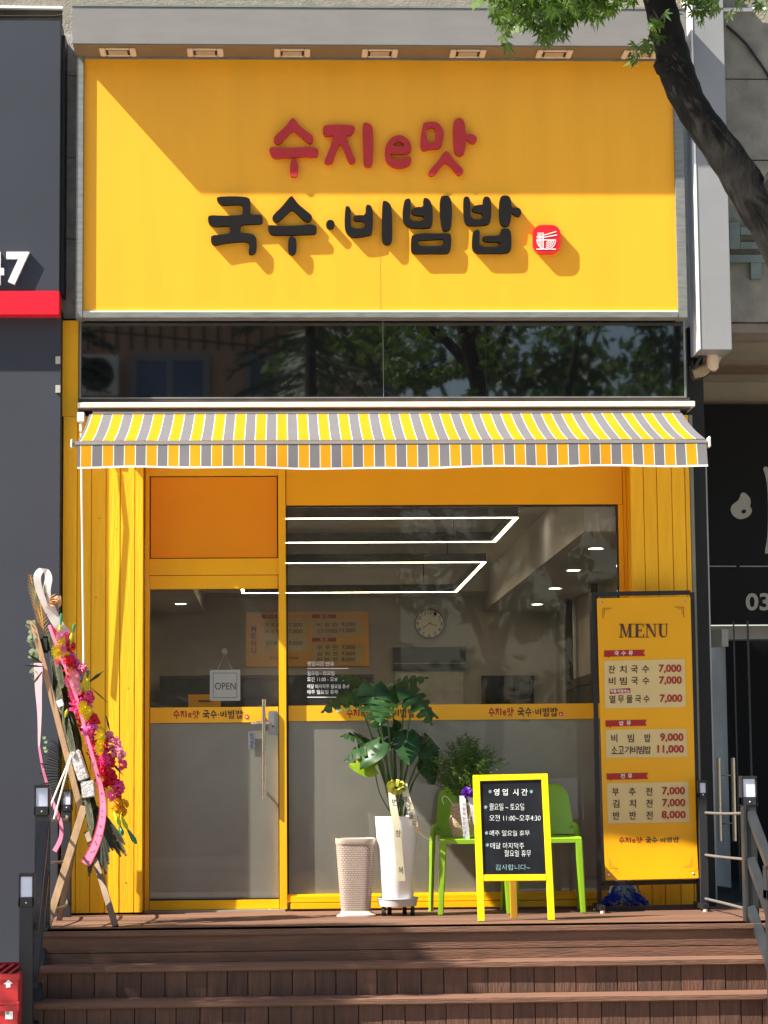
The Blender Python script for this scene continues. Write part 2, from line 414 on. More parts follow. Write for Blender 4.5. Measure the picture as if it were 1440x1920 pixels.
def text(mb, s, u0, u1, v0, v1, pl, bold=.012, lift=.002, thick=0, jit=0):
    mp = plane_map(u0, u1, v0, v1, pl, lift+thick); vs, fs = glyphs(s, bold)
    i = len(mb.v)
    mb.v += [mp(x+random.uniform(-jit, jit), y+random.uniform(-jit, jit)) for x, y in vs]
    mb.f += [tuple(i+k for k in f) for f in fs]
    if thick:
        ed = {}
        for f in fs:
            for a, b in zip(f, f[1:]+f[:1]):
                if (b, a) in ed: del ed[(b, a)]
                else: ed[(a, b)] = 1
        j = len(mb.v); mb.v += [mp(x, y, -thick) for x, y in vs]
        for a, b in ed: mb.f.append((i+a, i+b, j+b, j+a))
    return mb
def vtext(mb, s, u, v0, v1, w_, pl, **k):   # letters one below the other
    n = len(s); h = (v1-v0)/n
    for i, ch in enumerate(s):
        if ch != ' ': text(mb, ch, u-w_/2, u+w_/2, v0+h*(i+.1), v0+h*(i+.9), pl, **k)
    return mb
def quad(mb, u0, u1, v0, v1, pl, lift=.001):
    mp = plane_map(u0, u1, v0, v1, pl, lift); return mb.face([mp(0, 0), mp(1, 0), mp(1, 1), mp(0, 1)])
def ppoly(mb, pts, pl, lift=.001, t=0, holes=()):
    p0 = P(pts[0][0], pts[0][1], pl); n = None
    a, b, c = P(0, 0, pl), P(100, 0, pl), P(0, 100, pl); n = (b-a).cross(c-a).normalized()
    if n.dot(CAM-a) < 0: n = -n
    return mb.poly([pts]+list(holes), lambda x, y, d: P(x, y, pl)+n*(lift+(t-d if t else 0)), t)

# hand-drawn sign lettering, traced in picture points: {syllable: [[outline, hole...], ...]}
def c2(p): return [(380+x/4, 200+y/4) for x, y in p]
def c3(p): return [(720+x/3.6, 200+y/3.6) for x, y in p]
RED = [
 [[c2([(680,97),(697,112),(722,150),(770,190),(815,220),(832,245),(828,275),(808,287),(785,280),(740,240),(700,205),(680,190),(655,208),(620,245),(590,280),(570,292),(545,285),(532,265),(535,240),(560,215),(600,180),(640,135),(665,100)])],
  [c2([(500,325),(515,314),(600,320),(700,318),(790,312),(850,318),(868,335),(868,365),(860,385),(830,390),(780,382),(700,390),(600,392),(540,397),(520,385),(505,355)])],
  [c2([(672,400),(700,403),(716,430),(718,500),(708,528),(685,540),(660,528),(653,500),(658,430)])]],
 [[c2([(905,165),(915,152),(1000,145),(1080,148),(1130,152),(1142,170),(1138,195),(1122,218),(1095,225),(1078,222),(1085,260),(1110,330),(1140,400),(1145,420),(1130,435),(1108,438),(1090,420),(1065,350),(1035,282),(1015,310),(990,380),(972,435),(950,442),(920,438),(912,422),(925,390),(950,330),(975,250),(978,222),(950,228),(915,230),(905,215),(900,190)])],
  [c2([(1200,140),(1215,130),(1250,137),(1270,160),(1277,200),(1280,300),(1275,420),(1270,450),(1250,464),(1220,460),(1205,440),(1203,350),(1198,200)])]],
 [[c3([(5,290),(20,250),(55,215),(95,200),(135,208),(170,240),(183,280),(183,310),(165,325),(100,330),(40,322),(40,350),(60,362),(110,362),(150,352),(182,345),(183,385),(165,410),(110,425),(60,418),(20,390),(5,350)]), c3([(62,268),(80,248),(105,243),(128,258),(135,275),(100,278),(70,276)])]],
 [[c3([(262,120),(300,112),(350,112),(385,140),(403,180),(395,250),(380,290),(340,295),(300,297),(265,308),(245,290),(243,240),(250,180),(258,150)]), c3([(278,165),(300,150),(335,148),(345,165),(345,210),(338,250),(325,255),(300,258),(287,245),(288,200)])],
  [c3([(470,100),(500,86),(525,90),(543,120),(550,200),(575,193),(605,197),(625,220),(620,245),(600,260),(575,248),(551,228),(548,280),(538,330),(515,342),(490,335),(470,310),(465,250),(462,150)])],
  [c3([(395,325),(415,308),(440,320),(460,360),(500,400),(533,435),(530,455),(505,475),(480,455),(440,405),(412,385),(385,410),(350,460),(322,480),(298,470),(298,450),(340,400),(375,360)])]]]
BLK = [
 [[c2([(108,690),(130,685),(200,682),(280,683),(340,690),(358,710),(360,760),(354,822),(430,818),(448,830),(452,870),(440,887),(380,890),(290,893),(278,930),(284,957),(300,956),(370,962),(400,985),(407,1030),(402,1090),(385,1115),(350,1117),(345,1100),(352,1050),(340,1020),(250,1022),(150,1035),(90,1050),(65,1030),(62,1000),(68,975),(130,970),(204,962),(207,930),(200,900),(150,905),(75,908),(50,890),(40,860),(42,835),(60,823),(150,828),(250,826),(300,824),(302,770),(298,742),(220,745),(150,748),(125,735),(108,712)])]],
 [[c2([(672,680),(690,705),(715,740),(770,785),(820,825),(818,855),(795,873),(765,868),(720,825),(685,790),(665,782),(640,805),(600,845),(560,878),(530,865),(520,840),(545,805),(590,765),(630,715),(655,685)])],
  [c2([(488,905),(505,897),(600,905),(700,902),(800,893),(845,898),(857,920),(850,965),(800,966),(700,970),(600,972),(525,973),(500,955)])],
  [c2([(655,980),(690,985),(705,1020),(703,1090),(690,1115),(665,1122),(642,1105),(640,1050),(643,1005)])]],
 [[c2([(957+33*math.cos(a*math.pi/6), 892+35*math.sin(a*math.pi/6)) for a in range(12)])]],
 [[c2([(1075,750),(1110,768),(1110,850),(1112,925),(1215,923),(1218,868),(1150,868),(1128,855),(1130,832),(1160,822),(1222,825),(1222,745),(1250,745),(1270,765),(1277,830),(1272,960),(1250,975),(1130,993),(1090,970),(1068,935),(1063,870),(1068,780)])],
  [c2([(1347,722),(1360,712),(1395,728),(1415,760),(1420,850),(1420,1000),(1412,1035),(1385,1047),(1355,1035),(1342,1005),(1342,850)])]],
 [[c3([(140,632),(180,628),(177,700),(170,782),(272,782),(270,745),(205,742),(184,724),(184,708),(215,685),(265,687),(262,630),(280,622),(310,640),(325,690),(328,760),(322,820),(290,828),(190,828),(155,815),(128,785),(123,730),(130,670)])],
  [c3([(378,620),(400,607),(435,612),(452,640),(458,720),(452,820),(440,842),(410,848),(390,835),(378,760),(374,680)])],
  [c3([(190,875),(250,863),(350,866),(440,862),(452,885),(450,960),(440,990),(420,1000),(300,998),(200,1002),(182,985),(180,940),(183,890)]), c3([(232,908),(300,908),(395,900),(400,912),(397,948),(320,950),(235,950),(228,930)])]],
 [[c3([(537,615),(575,617),(580,680),(583,770),(665,768),(665,728),(610,722),(588,705),(600,680),(640,670),(665,672),(665,625),(690,612),(718,630),(722,700),(718,780),(700,805),(640,810),(570,812),(545,795),(535,740),(533,660)])],
  [c3([(778,625),(800,607),(840,610),(855,640),(858,692),(880,688),(910,692),(926,715),(920,742),(900,752),(870,735),(857,725),(850,790),(840,812),(800,817),(778,790),(772,720)])],
  [c3([(600,845),(645,838),(642,900),(640,955),(785,955),(783,920),(680,922),(662,905),(668,880),(785,880),(783,840),(805,828),(840,832),(855,860),(858,950),(850,985),(820,998),(700,998),(620,998),(592,970),(592,900)])]]]
RB = (504, 895, 222, 334); BB = (389, 977, 368, 481)
def letter(name, parts, pl, t, m, parent, fit=None):
    mb = MB()
    for loops in parts:
        lp = [chaikin(q, 1) for q in loops]
        ppoly(mb, lp[0], pl, 0 if t else .002, t, lp[1:])
    return mb.build(name, m, parent)
def minilogo(parent, pl, ur, ub, v0, v1, lift=.002, dark='mbrown', em=None, red='mred'):
    for src, bb, (a, b), m, nm in ((RED, RB, ur, red, 'red_lettering'), (BLK, BB, ub, dark, 'dark_lettering')):
        mb = MB()
        for syl in src:
            for loops in syl:
                lp = [[(a+(x-bb[0])/(bb[1]-bb[0])*(b-a), v0+(y-bb[2])/(bb[3]-bb[2])*(v1-v0)) for x, y in q] for q in loops]
                ppoly(mb, lp[0], pl, lift, 0, lp[1:])
        mb.build(nm, M[m], parent)
    if em:
        u0, u1, w0, w1 = em
        e = MB(); quad(e, u0, u1, w0, w1, pl, lift); eo = e.build('emblem', M['emred'], parent)
        e = MB(); k = (u1-u0)
        quad(e, u0+k*.2, u1-k*.2, w0+k*.5, w0+k*.62, pl, lift+.001); quad(e, u0+k*.28, u1-k*.28, w0+k*.62, w0+k*.8, pl, lift+.001)
        quad(e, u0+k*.3, u0+k*.45, w0+k*.2, w0+k*.5, pl, lift+.001)
        e.build('emblem_bowl', M['white'], eo)

# ================================================================== SETTING
GZ = -.70
def rect(name, m, x0, x1, y0, y1, z):
    o = MB().face([(x0, y0, z), (x1, y0, z), (x1, y1, z), (x0, y1, z)]).build(name, m); o['kind'] = 'structure'; return o
rect('ground', M['pave'], -400, 400, -400, 400, GZ)
road = rect('road', mat('asphalt', (.06, .06, .062), .9, .2, 2, .3), -200, 200, -60, -16.5, GZ+.004)

# ================================================================== SHOP BUILDING
yP, yS = -.21, -.32                       # pillar face, sign face
shop = thing('shop_building', 'narrow yellow noodle shop front with glazed door and wide window under a striped awning', 'building', (.6, 0, 0))
xl, xr = X(110, 1200, yP), X(1301, 1300, yP)
def pillar(x0, x1, edges, z0, z1, name):
    mb = MB()
    for a, b in zip(edges[:-1], edges[1:]):
        mb.box(a+.0022, b-.0022, yP+random.uniform(-.0015, .0015), yP+.03, z0, z1)
    p = mb.build(name, M['plank'], shop, bevel=.0015)
    MB().box(x0+.004, x1-.004, yP+.012, .25, z0+.003, z1-.003).build('core', M['yel'], p)
    return p
ws = [X(u, 1700, yP) for u in (113, 141, 168, 196, 223, 251, 267)]
pl_ = pillar(ws[0], ws[-1], ws, .012, 3.06, 'pillar')
MB().box(X(116, 720, yP), X(147, 720, yP), yP, .2, 3.062, 3.665).build('upper_strip', M['yel'], shop, bevel=.002)
for u, v in ((186, 972), (219, 992), (180, 1120), (240, 1290), (210, 1410), (183, 1560), (236, 1655)):
    p = P(u, v, yP); MB().tube([p+V((0, .002, 0)), p+V((0, -.002, 0))], .0035, 8).build('nail', M['wooddk'], pl_)
we = [X(u, 900, yP) for u in (1181, 1206, 1231, 1259, 1284, 1293.5)]
pillar(we[0], we[-1], we, .012, 3.06, 'pillar')
MB().box(we[-1]+.002, we[-1]+.025, yP+.004, .3, .01, 3.06).build('side_trim', mat('grey green trim', (.20, .21, .17), .5), shop)
xd0, xd1 = ws[-1], X(530, 1300, 0)        # door bay
xw1 = X(1160, 1050, -.02); xj = we[0]
zt = Z(850, 947, -.01)
# fascia above window and its jambs
ztop = 3.06
MB().box(X(536, 920, -.03)+.002, xw1+.03, -.03, .05, zt, ztop).build('fascia', M['orange2'], shop)
MB().box(xw1+.002, xw1+.032, -.028, .06, .01, zt-.002).box(xw1+.034, xj+.002, -.022, .06, .01, ztop-.003).build('window_jamb', M['orange2'], shop)
# door frame
zz = lambda v, y=-.03: Z(400, v, y)
df = MB()
df.box(xd0+.002, xd0+.028, -.03, .06, .012, ztop-.004)
df.box(X(523, 1300, -.05), X(537, 1300, -.05), -.05, .06, .012, ztop-.004)
df.box(xd0+.028, X(523, 1300, -.05), -.026, .06, zz(1078), zz(1047))
df.box(xd0+.028, X(523, 1300, -.05), -.026, .06, zz(892), ztop-.006)
dfo = df.build('door_frame', M['yel'], shop, bevel=.002)
xa, xb = xd0+.030, X(523, 1300, -.05)-.002
MB().box(xa+.006, xb-.006, -.008, .03, zz(1047)+.006, zz(892)-.006).build('transom_panel', M['orange'], dfo)
MB().box(xa-.005, xb+.012, .0, .04, zz(1047)+.001, zz(892)-.001).build('gasket', M['blackfr'], dfo)
# door leaf
door = MB().box(xa+.002, xb-.002, -.02, .03, zz(1104, -.02), zz(1079, -.02)).build('door', M['yel'], shop, bevel=.002)
zb0, zb1 = Z(400, 1714, -.02), Z(400, 1688, -.02)
MB().box(xa+.002, xb-.002, -.02, .03, max(.014, zb0), zb1).build('bottom_rail', M['basey'], door, bevel=.002)
MB().box(xa+.004, xb-.004, -.004, .004, zb1+.001, zz(1105, -.02)).build('pane', M['glass'], door)
MB().box(xa+.004, xb-.004, .008, .011, zb1+.008, Z(400, 1356, 0)).build('frosted_film', M['frost'], door)
MB().box(xa+.004, xb-.004, -.008, .0035, zb1+.001, zb1+.009).build('gasket', M['blackfr'], door)
bd = MB().box(xa+.004, xb-.004, -.0075, -.0045, Z(400, 1355, 0), Z(400, 1326, 0)).build('logo_band', M['band'], door)
minilogo(bd, -.0078, (325, 375), (380, 456), 1331, 1348, em=(459, 466, 1340, 1347))
MB().tube([P(494.5, 1311, -.08), P(494.5, 1499, -.08)], .0125, 12).tube([P(494.5, 1345, -.08), P(494.5, 1345, 0)], .008, 8).tube([P(494.5, 1480, -.08), P(494.5, 1480, 0)], .008, 8).build('handle', M['steel'], door, True)
lk = MB().pb(503, 522, 1333, 1378, -.045, -.021).build('lock', mat('satin lock case', (.40, .40, .41), .3, .05, 9, metal=.8), door, bevel=.006)
MB().tube([P(505, 1355, -.05), P(485, 1355, -.06), P(471, 1357, -.055)], [.012, .011, .008], 10).build('lever', M['steel'], lk, True)
MB().tube([P(512, 1362, -.046), P(512, 1362, -.05)], .006, 10).build('keyhole', M['blackfr'], lk)
e = MB(); quad(e, 465, 478, 1371, 1405, -.004, .002); st = e.build('pull_sticker', mat('clear sticker', (.13, .145, .18), .3), door)
vtext(MB(), '당기세요', 471.5, 1374, 1402, 6, -.004, lift=.004).build('lettering', M['black'], st)
MB().tube([P(505.5, 1705, -.022), P(505.5, 1705, -.024)], .008, 12).build('bolt', M['basey'], door)
# window
win = MB().box(X(538, 1200, 0), xw1, -.012, .012, zt-.012, zt-.002).box(xw1-.010, xw1, -.012, .012, .1, zt-.013).box(X(537.5, 1200, 0), X(540, 1200, 0), -.012, .012, .1, zt-.013).build('window', M['blackfr'], shop)
x0w, x1w = X(540, 1200, 0)+.001, xw1-.011
zw0 = Z(830, 1673, 0)
MB().box(x0w, x1w, -.004, .004, zw0, zt-.013).build('pane', M['glass'], win)
MB().box(x0w, x1w, .008, .011, zw0, Z(830, 1350.5, 0)).build('frosted_film', M['frost'], win)
bd = MB().box(x0w, x1w, -.0075, -.0045, Z(830, 1350, 0), Z(830, 1321, 0)).build('logo_band', M['band'], win)
minilogo(bd, -.0078, (650, 698), (705, 778), 1328, 1346, em=(782, 790, 1338, 1346))
minilogo(bd, -.0078, (916, 964), (970, 1046), 1326, 1344, em=(1048, 1055, 1335, 1342))
hw = MB()
text(hw, '영업시간 안내', 576, 625, 1240, 1249, -.0045)
for v in (1252.5, 1306.5): quad(hw, 576, 653, v, v+1.6, -.0045, .002)
text(hw, '월요일 - 토요일', 576, 627, 1258, 1266.5, -.0045); text(hw, '오전 11:00 - 오후 04:30', 576, 654, 1269, 1278, -.0045)
text(hw, '매달 마지막주 월요일 휴무', 576, 655, 1283, 1291, -.0045); text(hw, '매주 일요일 휴무', 576, 634, 1293.5, 1301.5, -.0045)
hw.build('opening_hours', M['white'], win, label='white opening hours lettering stuck on the window glass')
sill = MB().box(X(538, 1690, -.03), xj-.002, -.03, .06, .05, zw0-.001).box(X(545, 1700, -.07), xj-.004, -.07, .06, .012, .048).box(X(545, 1680, -.055), xj-.003, -.055, -.029, zw0-.05, zw0-.012).build('sill', M['basey'], shop, bevel=.003)
MB().box(xd0, xd1+.01, -.06, .05, -.0, .0115).build('threshold', mat('worn threshold', (.34, .29, .23), .6), shop)

# upper dark glazing and ledge
zu0, zu1 = Z(700, 747, yP), Z(700, 598, yP)
xu0, xu1 = X(149, 670, yP), X(1285, 670, yP)
ug = MB().box(xu0+.012, xu1-.012, yP, yP+.05, zu0+.008, zu1-.006).build('upper_window', M['dkglass'], shop)
MB().box(xu0, xu0+.0115, yP-.012, .1, zu0, zu1).box(xu1-.0115, xu1, yP-.012, .1, zu0, zu1).box(xu0+.012, xu1-.012, yP-.012, .1, zu0, zu0+.0075).build('upper_frame', M['alu'], ug)
MB().box(X(718.5, 670, yP)-.002, X(718.5, 670, yP)+.002, yP-.003, yP-.0005, zu0+.01, zu1-.008).build('glazing_joint', M['alu'], ug)
MB().box(X(911, 670, yP)-.001, X(911, 670, yP)+.001, yP-.002, yP-.0005, zu0+.01, zu1-.008).build('glazing_joint', M['rail'], ug)
MB().box(xu0-.004, xu1+.02, yP-.010, .1, Z(700, 752, yP), zu0-.001).build('lower_frame', mat('dark brown frame', (.05, .035, .032), .5, .3, 8), shop)
MB().box(xu0-.006, xu1+.045, yP-.06, .1, Z(700, 763, yP-.06), Z(700, 753, yP-.06)).build('ledge', M['cream'], shop, bevel=.003)
MB().box(xu0-.002, xu1+.02, yP-.03, .1, Z(700, 764, yP-.03)-.012, Z(700, 763, yP-.06)-.002).build('ledge_underside', mat('brown ledge base', (.12, .095, .075), .6), shop)
MB().box(xu0, xu1+.01, -.15, .1, ztop, Z(700, 764, yP-.03)-.014).build('head_wall', M['blackfr'], shop)
# interior shell
ri = [-1.25, 2.62, .06, 7.6]
room = MB().box(ri[0], ri[1], 7.6, 7.75, 0, 2.9).build('back_wall', M['room'], shop)
MB().box(ri[0]-.15, ri[0], .1, 7.75, 0, 2.9).build('side_wall', M['room'], shop)
MB().box(ri[1], ri[1]+.15, .31, 7.75, 0, 2.9).build('side_wall', M['room'], shop)
MB().box(ri[0], ri[1], .07, 7.6, 2.72, 2.9).box(1.93, ri[1], .07, 7.6, 2.355, 2.719).box(ri[0], -.72, .07, 7.6, 2.355, 2.719).box(-.718, 1.928, 6.9, 7.598, 2.50, 2.719).build('ceiling', M['roomc'], shop)
MB().box(ri[0], ri[1], .07, 7.6, -.06, -.002).build('floor', M['roomf'], shop)
MB().box(ri[0], ri[1], .05, .068, 2.56, 2.9).build('window_head', M['roomc'], shop)
# building mass behind the signs
MB().box(xl-.02, 2.56, .0, .068, 3.08, 5.9).build('upper_wall', M['stone'], shop)

# ================================================================== SHOP SIGN
fT, fB = Z(700, 112, yS), Z(700, 583, yS)
xs0, xs1 = X(157, 350, yS), X(1265, 350, yS)
sign = thing('shop_sign', 'large yellow sign board with red and black Korean lettering and a red bowl emblem', 'sign', ((xs0+xs1)/2, yS, fB))
MB().box(xs0, xs1, yS, yS+.06, fB, fT).build('panel', M['sign'], sign)
fr = MB().box(xs0-.045, xs0-.0005, yS-.028, yS+.10, fB-.05, fT+.02).box(xs1+.0005, xs1+.06, yS-.028, yS+.10, fB-.05, fT+.02).box(xs0, xs1, yS-.028, yS+.08, fB-.048, fB-.012)
fro = fr.build('frame', M['alu'], sign, bevel=.003)
MB().box(xs0, xs1, yS-.012, yS+.02, fB-.0115, fB-.0005).build('inner_trim', M['white'], fro)
MB().box(xs0, xs1, yS-.015, yS+.02, fT-.004, fT+.014).build('top_trim', M['alu'], fro)
MB().box(X(713, 520, yS)-.0015, X(713, 520, yS)+.0015, yS-.001, yS-.0002, fB+.002, Z(713, 372, yS)).build('panel_joint', mat('joint', (.70, .33, .03), .5), sign)
LT = .036
for i, syl in enumerate(RED): letter('red_letter', syl, yS, LT, M['red'], sign)
for i, syl in enumerate(BLK): letter('black_letter' if i != 2 else 'black_dot', syl, yS, LT, M['black'], sign)
em = MB(); r0 = []
for cx, cy, a0 in ((1015, 442, 180), (1033, 442, 270), (1033, 460, 0), (1015, 460, 90)):
    for k in range(6): a = rad(a0+k*18); r0.append((cx+17*math.cos(a), cy+17.5*math.sin(a)))
ppoly(em, r0, yS, 0, LT+.005); emo = em.build('emblem', M['emred'], sign)
el = MB(); PLN = yS-LT-.005
def seg(mb, x0, y0, x1, y1, w_, pl, lift=.002):
    d = math.hypot(x1-x0, y1-y0); nx, ny = -(y1-y0)/d*w_/2, (x1-x0)/d*w_/2
    ppoly(mb, [(x0+nx, y0+ny), (x1+nx, y1+ny), (x1-nx, y1-ny), (x0-nx, y0-ny)], pl, lift)
def arcp(cx, cy, r, a0, a1, w_, n=10):
    o = [(cx+(r+w_/2)*math.cos(rad(a0+(a1-a0)*k/n)), cy+(r+w_/2)*math.sin(rad(a0+(a1-a0)*k/n))) for k in range(n+1)]
    return o+[(cx+(r-w_/2)*math.cos(rad(a1+(a0-a1)*k/n)), cy+(r-w_/2)*math.sin(rad(a1+(a0-a1)*k/n))) for k in range(n+1)]
T3 = lambda x, y: (720+x/3.6, 200+y/3.6)
for a, b, c, d, w_ in ((1078, 868, 1163, 843, 1.7), (1078, 882, 1168, 866, 1.7), (1028, 880, 1075, 880, 1.6), (1028, 900, 1160, 900, 1.8), (1028, 962, 1160, 962, 2)):
    seg(el, *T3(a, b), *T3(c, d), w_, PLN)
for x, y0, y1 in ((1039, 850, 925), (1048, 850, 940), (1058, 850, 950), (1067, 850, 955), (1076, 850, 958)):
    seg(el, *T3(x, y0), *T3(x, y1), 1.3, PLN, .0025)
cx, cy = T3(1095, 901)
for r in (17.5, 14, 10.8, 7.6, 4.4): ppoly(el, arcp(cx, cy, r, 2 if r < 17 else 0, 92 if r < 17 else 180, 1.5, 14), PLN, .003)
el.build('bowl_drawing', M['white'], emo)

# light box above the sign
yL = -.58
bt, bb_ = Z(700, 15, yL), Z(700, 86, yL)
bar = thing('light_bar', 'long grey steel canopy box projecting above the yellow sign', 'canopy', (.63, -.4, bb_))
bx0, bx1 = X(136, 50, yL), X(1288, 60, yL)
MB().box(bx0, bx1, yL, .0, bb_+.004, bt).build('casing', M['barg'], bar, bevel=.004)
MB().box(bx0+.006, bx1-.006, yL+.006, -.32, bb_, bb_+.0035).build('soffit', M['barbrown'], bar)
MB().box(bx0-.004, bx1+.004, yL-.004, .0, bt+.0005, bt+.012).build('top_flashing', M['alu'], bar)
def sub(v, a): return v+a
lamp0 = None
for i, u in enumerate((221, 385, 548, 712, 877, 1039, 1200)):
    c = P(u, 96, -.45); c.z = bb_
    if lamp0 is None:
        lamp0 = thing('floodlight', 'cream recessed floodlight under the grey canopy, first from the left end', 'light', c, 'recessed floodlights under the canopy')
        a = MB(); x, y, z = c
        for q in (-1, 1):
            a.box(x+q*.075, x+q*.112, y-.075, y+.075, z-.012, z-.0005); a.box(x-.0745, x+.0745, y+q*.055, y+q*.075, z-.012, z-.0005)
        a.build('housing', M['lampcream'], lamp0, bevel=.004)
        MB().box(x-.0735, x+.0735, y-.054, y+.054, z-.007, z-.0005).build('lens', M['lampin'], lamp0)
        MB().box(x-.072, x+.072, y-.052, y-.040, z-.010, z-.0075).box(x-.072, x-.06, y-.039, y+.05, z-.010, z-.0075).box(x+.06, x+.072, y-.039, y+.05, z-.010, z-.0075).build('reflector', M['wooddk'], lamp0)
    else:
        o = copy_tree(lamp0); o.location = c
        o['label'] = 'cream recessed floodlight under the grey canopy, '+('second', 'third', 'fourth', 'fifth', 'sixth', 'seventh and last')[i-1]+' from the left end'

# ================================================================== AWNING
awn = thing('awning', 'yellow and grey striped retractable awning over the shop front', 'awning', (.66, -.3, 3.07))
ax0, ax1 = -1.178, 2.515; yb, yf = yP-.02, -1.05; zb, zf = 3.075, 2.788; uA, uB = X(152, 860, -1.07), X(1286.5, 860, -1.07)
NX, NY = 58, 10
def awp(i, j):
    x = ax0+(ax1-ax0)*i/NX; t = j/NY
    sag = .017*math.sin(math.pi*t)*(1+.25*math.sin(x*5.3)+.15*math.sin(x*11+1))
    return V((x, yb+(yf-yb)*t, zb+(zf-zb)*t-sag*.9))
PER = (uB-uA)/28
ab = MB()
for i in range(NX):
    for j in range(NY):
        q = [(i, j), (i+1, j), (i+1, j+1), (i, j+1)]
        ab.face([awp(*k) for k in q], [((awp(*k).x-uA)/PER+40, k[1]/NY) for k in q])
ab.build('canopy_cloth', M['awn'], awn, True, merge=True)
vb = MB(); NV = 5
def vlp(i, j):
    x = ax0+(ax1-ax0)*i/NX; t = j/NV
    return V((x, yf-.022-.024*t+.010*t*math.sin(x*4.1)+.004*t*math.sin(x*17), zf-.03-.142*t-(.006*math.sin(x*2.3+.5)+.003*math.sin(x*9))*t))
for i in range(NX):
    for j in range(NV):
        q = [(i, j), (i+1, j), (i+1, j+1), (i, j+1)]
        vb.face([vlp(*k) for k in q], [((vlp(*k).x-uA)/PER+40, 0) for k in q])
vb.build('valance', M['awn'], awn, True, merge=True)
MB().strip([vlp(i, NV)+V((0, -.0015, .004)) for i in range(NX+1)], V((0, 0, .0055))).build('valance_hem', M['white'], awn)
MB().box(ax0-.03, ax1+.012, yf-.025, yf+.03, zf-.034, zf-.006).build('front_bar', mat('grey bar', (.33, .32, .31), .4, .05, 5, metal=.3), awn, bevel=.008)
MB().box(ax0-.042, ax0-.0305, yf-.032, yf+.035, zf-.045, zf+.006).box(ax1+.0125, ax1+.026, yf-.032, yf+.035, zf-.052, zf+.012).build('end_cap', M['white'], awn, bevel=.004)
MB().tube([(ax0+.02, yP-.03, zb-.005), (ax1-.01, yP-.03, zb-.005)], .022, 12).build('roller', M['barg'], awn, True)
MB().tube([(ax0+.25, yP-.04, zb-.14), (ax0+1.0, -.66, zb-.29), (ax0+.3, yf+.02, zf-.03)], .018, 8).tube([(ax1-.25, yP-.04, zb-.14), (ax1-1.0, -.66, zb-.29), (ax1-.3, yf+.02, zf-.03)], .018, 8).build('folding_arm', M['cream'], awn, True)
g = MB(); gp = P(152, 783, yP-.06)
g.box(gp.x-.022, gp.x+.022, gp.y-.03, gp.y+.05, gp.z-.03, gp.z+.03).tube([gp+V((0, -.01, -.02)), gp+V((.002, -.02, -.09))], .009, 8)
g.build('gearbox', M['white'], awn, bevel=.006)
MB().tube([gp+V((.002, -.02, -.10)), P(153, 900, yP-.09), P(157, 1248, yP-.06)], .0065, 8).build('crank_rod', M['white'], awn, True)

# ================================================================== LEFT NEIGHBOUR
lb = thing('grey_building', 'slate grey panelled building beside the yellow shop on its left', 'building', (-3, 0, GZ))
yW = -.31
xe = X(111, 1100, yW)
MB().box(-7, xe, yW, 1.5, GZ, 3.72).build('wall', M['wallg'], lb)
MB().box(-7, xe+.02, .2, 1.6, 3.73, 9).build('upper_wall', M['stone'], lb)
MB().box(X(111, 800, yW), X(114, 800, yW), yW+.03, yW+.2, GZ, 3.70).build('gap_shadow', M['blackfr'], lb)  # black strip standing in for the shadow in the gap beside the pillar
hg = MB()
for v in (668, 722): hg.pb(104, 113, v, v+14, yW-.012, yW-.001)
hg.build('wall_hook', M['greyl'], lb)
yB = -.385
ls = thing('number_sign', 'slate grey sign box with white number 47 above a red stripe', 'sign', (-2.5, yB, 3.7))
MB().box(-6, X(113, 300, yB), yB, yB+.20, Z(60, 548, yB), Z(60, 38, yB)).build('panel', M['slate'], ls, bevel=.004)
MB().box(X(113.5, 300, yB), X(119, 300, yB), yB+.06, .19, Z(60, 548, yB), Z(60, 60, yB)).build('shaded_side', M['blackfr'], ls)  # side face of the slate box, its shade put into the black colour
MB().box(-6, X(112, 570, yB), yB-.025, yB+.15, Z(60, 590, yB-.03), Z(60, 545, yB-.03)).build('red_stripe', M['redp'], ls, bevel=.004)
nb = MB(); text(nb, '7', 13, 56, 474, 535, yB, bold=.035, thick=.03, lift=0).build('digit', M['white'], ls)
nb = MB(); text(nb, '4', -38, 8, 474, 535, yB, bold=.035, thick=.03, lift=0).build('digit', M['white'], ls)
gp_ = MB()
for k, v in enumerate((62, 142, 296, 448)): gp_.box(X(119, 300, -.15)-.1, X(142, 300, -.15)+.02, -.15, .20, Z(130, (142, 296, 448, 598)[k], -.15)+.003, Z(130, v, -.15)-.003)
gp_.build('stone_strip', mat('gap stone', (.34, .32, .30), .85, .25, 12, .5), lb)
pc = thing('conduit', 'white pipe running along the stone wall above the slate sign', 'pipe', (-2, -.05, 5.6))
MB().tube([P(-200, 12, .1), P(135, 16, .1)], .012, 8).build('pipe', M['white'], pc, True)
MB().tube(spl([P(-200, 30, .1), P(60, 31, .1), P(105, 30, .1), P(136, 25, .1)]), .007, 6).build('cable', M['blackfr'], pc, True)
wl = MB(); ln = [(-400, 130), (132, 192), (196, 560), (564, 900), (904, 1250), (1254, 1700)]
for a, b in ln: wl.box(X(a, 5, .1), X(b, 5, .1), .11, .19, Z(700, 16, .1), Z(700, -200, .1))
for o_ in (wl,): o_.build('stone_course', M['stone'], lb)

